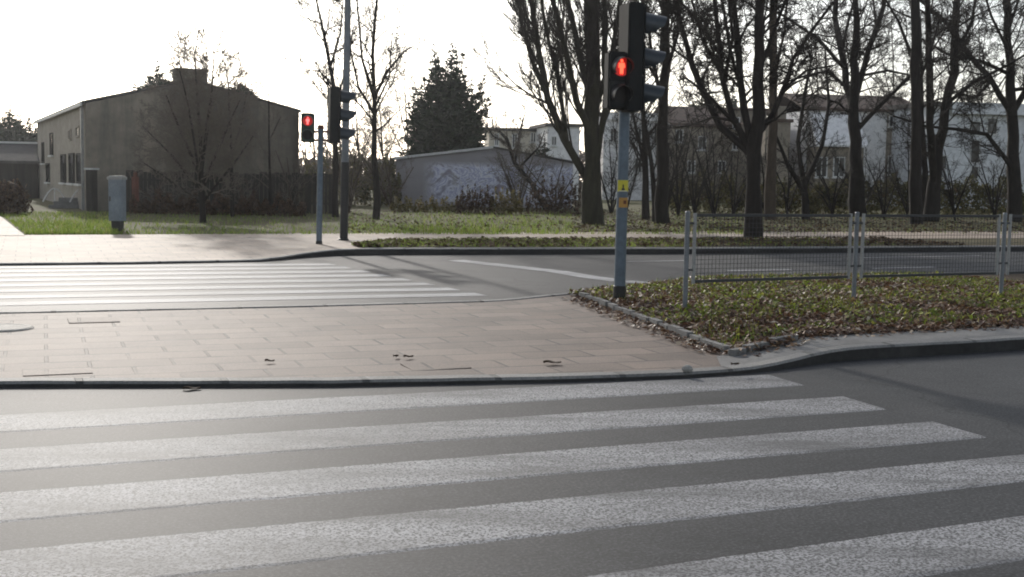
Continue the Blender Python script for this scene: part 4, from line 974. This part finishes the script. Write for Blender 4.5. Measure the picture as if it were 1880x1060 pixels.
# board fence before the gable
f0 = W(232, 390, 44.5); fn = Wall(f0, 76)
root = thing('board_fence', 'dark weathered board fence in front of the grey gable wall', 'fence', (f0[0], f0[1], .1))
sA = 0; sB, _ = fn.sz(615, 390); zt_ = fn.sz(400, 317)[1]
r = random.Random(5); mb = MB(); a = sA
while a < sB:
    w = r.uniform(.13, .17); fn.bar(mb, a, a+w-.012, .1, zt_+r.uniform(-.05, .05), r.uniform(-.01, .01), .025); a += w
mb.build('boards', 'dark_wood', root)
k = 0
while k*2.2 < sB:
    mb = MB(); fn.bar(mb, k*2.2, k*2.2+.1, .05, zt_-.05, -.08, .1); mb.build('post', 'dark_wood', root); k += 1
mb = MB()
for z in (.45, zt_-.35): fn.bar(mb, 0, sB, z, z+.08, -.045, .04)
mb.build('rail', 'dark_wood', root)
# gate pillar
p = G(169, 387, .11); Y = p[1]-1.0; p = W(169, 387, Y); p[2] = .1; zz = W(169, 312, Y)[2]
root = thing('gate_pillar', 'dark gate pillar with a pale cap at the corner of the gable house', 'pillar', p)
mb = MB(); mb.box((p[0], p[1], (zz+.05)/2), (.30, .30, zz-.05), 20, .02); mb.build('shaft', 'dark_wood', root)
mb = MB(); mb.box((p[0], p[1], zz+.03), (.40, .40, .07), 20, .02); mb.build('cap', 'white_trim', root)
p = W(249, 390, 43); p[2] = .1
mb = MB(); mb.tube([(p[0], p[1], .05), (p[0], p[1], 1.55), (p[0], p[1], 1.6)], [.07, .07, .02], 10); mb.box((p[0], p[1], .95), (.26, .05, .9), 10, .01)
tag(mb.build('marker_post', 'rust_red', origin=p), 'rust red marker post in the grass right of the cabinet', 'post')
# pale curved railing and steps by the front door
p = W(122, 380, 47.2); p[2] = .1
root = thing('garden_steps', 'pale steps with a curved white railing beside the beige house front', 'steps', p)
mb = MB()
for k in range(3): mb.box((p[0]+.1*k, p[1]+.25*k, .1+.07+.14*k), (1.3, .28, .14), -20, .01)
mb.build('steps', 'concrete', root)
for s in (-.55, .5):
    mb = MB(); pts = []
    for k in range(9):
        t = k/8; pts.append((p[0]+s+.9*(t-.5)*.9, p[1]+.1+.3*t, .12+.75*math.sin(math.pi*min(1, t*.8+.1))))
    mb.tube(pts, [.028]*9, 7); mb.tube([(pts[4][0], pts[4][1], .12), pts[4]], [.02, .02], 6); mb.build('railing', 'white_trim', root)
# graffiti shed
s0 = W(727, 385, 61); sw = Wall(s0, 84)
root = thing('shed', 'low grey shed with a sloping white roof edge and blue graffiti on its wall', 'shed', (s0[0], s0[1], .1))
zl = sw.sz(727, 293)[1]; am, zm = sw.sz(905, 272); ae, zend = sw.sz(1052, 300)
mb = MB(); poly = [(0, 0), (ae, 0), (ae, zend), (am, zm), (0, zl)]
mb.prism([np.array([q[0], 0, q[1]]) for q in poly], (0, .25, 0))
wl = mb.build('wall', 'graffiti_wall', None); wl.parent = root; wl.location = (0, 0, -.1); wl.rotation_euler = (0, 0, math.radians(90-84))
mb = MB(); mb.prism([sw.P(0, 0, -.25), sw.P(0, zl, -.25), sw.P(0, zl, -5), sw.P(0, 0, -5)], sw.d*.2); mb.prism([sw.P(ae, 0, -.25), sw.P(ae, zend, -.25), sw.P(ae, zend, -5), sw.P(ae, 0, -5)], -sw.d*.2); mb.build('side_wall', 'render_grey', root)
mb = MB()
for (a0, z0), (a1, z1_) in (((-.2, zl), (am, zm)), ((am, zm), (ae+.2, zend))): mb.prism([sw.P(a0, z0+.005, .1), sw.P(a1, z1_+.005, .1), sw.P(a1, z1_+.005, -5.1), sw.P(a0, z0+.005, -5.1)], (0, 0, .08))
mb.build('roof', 'tar_roof', root)
mb = MB(); mb.prism([sw.P(-.2, zl-.02, .12), sw.P(am, zm-.02, .12), sw.P(am, zm+.10, .12), sw.P(-.2, zl+.10, .12)], sw.n*.03); mb.build('fascia', 'white_trim', root)
# lean-to left of it
l0 = W(694, 385, 63.5); lw = Wall(l0, 84)
root = thing('lean_to', 'small lean-to with a flat white roof left of the graffiti shed', 'shed', (l0[0], l0[1], .1))
al, zl2 = lw.sz(726, 303)
mb = MB(); lw.slab(mb, [(0, 0), (al, 0), (al, zl2), (0, zl2)], 2.5); mb.build('wall', 'render_tan', root)
mb = MB(); mb.prism([lw.P(-.3, zl2+.003, .3), lw.P(al+.1, zl2+.003, .3), lw.P(al+.1, zl2+.003, -2.6), lw.P(-.3, zl2+.003, -2.6)], (0, 0, .2)); mb.build('roof', 'white_trim', root)
lw.window(root, .3, al-.2, 1.0, 1.9)
def block(name, label, px0, px1, pyt, Y, az, depth, wallm, roofm, fasciam=None, over=.2, cat='house'):
    p0 = W(px0, 390, Y); w = Wall(p0, az); L, _ = w.sz(px1, 350); z = W(px0, pyt, Y)[2]
    root = thing(name, label, cat, (p0[0], p0[1], .1))
    mb = MB(); w.slab(mb, [(0, 0), (L, 0), (L, z), (0, z)], depth); mb.build('wall', wallm, root)
    mb = MB(); mb.prism([w.P(-over, z+.004, over), w.P(L+over, z+.004, over), w.P(L+over, z+.004, -depth-over), w.P(-over, z+.004, -depth-over)], (0, 0, .22)); mb.build('roof', roofm, root)
    if fasciam: mb = MB(); w.bar(mb, -over, L+over, z-.35, z+.24, over+.03, .05); mb.build('fascia', fasciam, root)
    return root, w, L, z
root, w, L, z = block('pale_house', 'pale cream house with two windows above the graffiti shed', 895, 1018, 240, 92, 86, 7, 'render_cream', 'tar_roof', None, .3)
for x0, y0, x1, y1 in ((940, 245, 950, 272), (974, 243, 984, 262), (908, 245, 916, 268)): w.pwin(root, x0, y0, x1, y1)
root, w, L, z = block('white_house', 'small white house between the shed and the poplar', 1002, 1062, 232, 88, 80, 6, 'render_white', 'tar_roof', None, .2)
w.pwin(root, 1012, 250, 1022, 268)
root, w, L, z = block('white_house', 'long white house behind the near signal pole', 1105, 1245, 212, 92, 84, 8, 'render_white', 'tar_roof', 'render_white', .2)
for x0, y0, x1, y1 in ((1120, 235, 1132, 262), (1165, 235, 1178, 262), (1200, 235, 1213, 262), (1165, 290, 1178, 318)): w.pwin(root, x0, y0, x1, y1)
# tan house with a brown roof
Yt = 90; p0 = W(1232, 390, Yt); w = Wall(p0, 84); L, _ = w.sz(1405, 300); zt1 = W(1240, 232, Yt)[2]; zt2 = W(1240, 194, Yt)[2]
root = thing('tan_house', 'tan house with a dark brown pitched roof behind the forked lime tree', 'house', (p0[0], p0[1], .1))
mb = MB(); w.slab(mb, [(0, 0), (L, 0), (L, zt1), (0, zt1)], 8); w.slab(mb, [(L*.62, zt1), (L, zt1), (L, zt2-.25), (L*.62, zt2-.25)], 3.9, -.05); mb.build('wall', 'render_tan', root)
mb = MB(); mb.prism([w.P(-.3, zt1+.004, .4), w.P(L*.61, zt1+.004, .4), w.P(L*.61, zt2, -4), w.P(-.3, zt2, -4)], (0, 0, .2)); mb.prism([w.P(-.3, zt2, -4), w.P(L+.3, zt2, -4), w.P(L+.3, zt1, -8.4), w.P(-.3, zt1, -8.4)], (0, 0, .2))
mb.prism([w.P(L*.6, zt2-.24, .2), w.P(L+.2, zt2-.24, .2), w.P(L+.2, zt2-.2, -4), w.P(L*.6, zt2-.2, -4)], (0, 0, .18)); rf = mb.build('roof', 'tile_brown', root)
for x0, y0, x1, y1 in ((1240, 238, 1254, 262), (1282, 250, 1296, 276), (1345, 250, 1358, 276), (1345, 215, 1358, 236), (1262, 295, 1276, 318), (1318, 295, 1332, 318)): w.pwin(root, x0, y0, x1, y1)
root, w, L, z = block('tan_house', 'narrow tan house end with a tall chimney right of the brown trunk', 1400, 1447, 224, 84, 84, 7, 'render_tan', 'tile_brown', None, .15)
mb = MB(); mb.box(tuple(w.P(L-.5, z+.55, -1)), (.8, .8, 1.2), 0); mb.build('chimney', 'chimney_render', root)
# white gabled house
Yw = 86; p0 = W(1474, 390, Yw); w = Wall(p0, 82); L, _ = w.sz(1690, 300); z0 = w.sz(1560, 205)[1]; zr_ = w.sz(1560, 180)[1]
root = thing('white_house', 'white two storey house with a red brown roof and a porch with grey lean-to roof', 'house', (p0[0], p0[1], .1))
mb = MB(); w.slab(mb, [(0, 0), (L, 0), (L, z0), (0, z0)], 8); mb.build('wall', 'render_white', root)
mb = MB(); mb.prism([w.P(-.2, z0+.004, .3), w.P(L+.1, z0+.004, .3), w.P(L+.1, zr_+.3, -4), w.P(-.2, zr_+.3, -4)], (0, 0, .2)); mb.prism([w.P(-.2, zr_+.3, -4), w.P(L+.1, zr_+.3, -4), w.P(L+.1, z0, -8.3), w.P(-.2, z0, -8.3)], (0, 0, .2)); mb.build('roof', 'tile_brown', root)
a0, za_ = w.sz(1484, 200); a1, zb2 = w.sz(1566, 272); zpt = w.sz(1484, 206)[1]
mb = MB(); mb.prism([w.P(a0, zpt, .02), w.P(a1, zpt, .02), w.P(a1+.2, zb2, 2.2), w.P(a0-.2, zb2, 2.2)], (0, 0, .14)); mb.build('porch_roof', 'render_white', root)
mb = MB(); w.slab(mb, [(a0, 0), (a1, 0), (a1, zb2-.02), (a0, zb2-.02)], 1.8, 1.85); mb.build('porch', 'render_tan', root)
pw_ = Wall(w.P(0, 0, 1.85), 82)
for x0, y0, x1, y1 in ((1498, 288, 1518, 326), (1530, 288, 1550, 326)): pw_.pwin(root, x0, y0, x1, y1, bars=1)
b0, _ = w.sz(1625, 300); b1, _ = w.sz(1672, 300); mb = MB(); w.bar(mb, b0, b1, .1, z0-.15, .05, .1); mb.build('window_bay', 'render_tan', root)
bw = Wall(w.P(0, 0, .11), 82)
for x0, y0, x1, y1 in ((1632, 212, 1664, 234), (1630, 286, 1660, 322)): bw.pwin(root, x0, y0, x1, y1)
# bluish flat roofed house at right
Yb_ = 82; p0 = W(1694, 390, Yb_); w = Wall(p0, 80); L, _ = w.sz(1905, 300); z0 = w.sz(1790, 198)[1]
root = thing('blue_house', 'pale blue flat roofed house with tall narrow windows at right', 'house', (p0[0], p0[1], .1))
mb = MB(); w.slab(mb, [(0, 0), (L, 0), (L, z0), (0, z0)], 9); mb.build('wall', 'render_blue', root)
mb = MB(); mb.prism([w.P(-.3, z0+.004, .4), w.P(L+.3, z0+.004, .4), w.P(L+.3, z0+.004, -9.3), w.P(-.3, z0+.004, -9.3)], (0, 0, .3)); mb.build('roof', 'tar_roof', root)
mb = MB(); f0_, _ = w.sz(1742, 205); w.bar(mb, f0_, L+.3, z0-.45, z0+.32, .45, .06); mb.build('fascia', 'render_blue', root)
for x0, y0, x1, y1 in ((1782, 222, 1800, 250), (1782, 256, 1798, 300), (1782, 305, 1796, 330), (1812, 216, 1830, 248), (1725, 225, 1738, 250), (1725, 285, 1738, 310)): w.pwin(root, x0, y0, x1, y1, bars=0, sill=False)
# far off wood closing the horizon (reads as one mass)
r = random.Random(9); mb = MB()
for i in range(26000):
    a = r.uniform(-75, 75); R_ = r.uniform(150, 175); top = 4.5+2.0*math.sin(a*.31)+1.2*math.sin(a*.83+1)
    z = r.random()**.8*top; leaf(mb, (math.sin(math.radians(a))*R_, math.cos(math.radians(a))*R_, z), 1.1, 1.0, r)
kind(mb.build('woods', 'rust_leaf', tint=True), 'stuff', 'distant low bare woods along the horizon')

# ------------------------------------------------------------------ hazy air
mb = MB(); mb.frame_box((0, 90, 20), (1, 0, 0), (0, 1, 0), (0, 0, 1), 260, 190, 22)
MATS['haze'] = hm = bpy.data.materials.new('haze'); hm.use_nodes = True
ht = hm.node_tree; ht.nodes.clear(); ho = ht.nodes.new('ShaderNodeOutputMaterial'); hv = ht.nodes.new('ShaderNodeVolumePrincipled')
hv.inputs['Color'].default_value = (0.93, 0.95, 1.0, 1); hv.inputs['Density'].default_value = 0.00030; hv.inputs['Anisotropy'].default_value = 0.75
ht.links.new(hv.outputs[0], ho.inputs['Volume'])
kind(mb.build('haze', 'haze'), 'stuff', 'thin pale haze in the air')
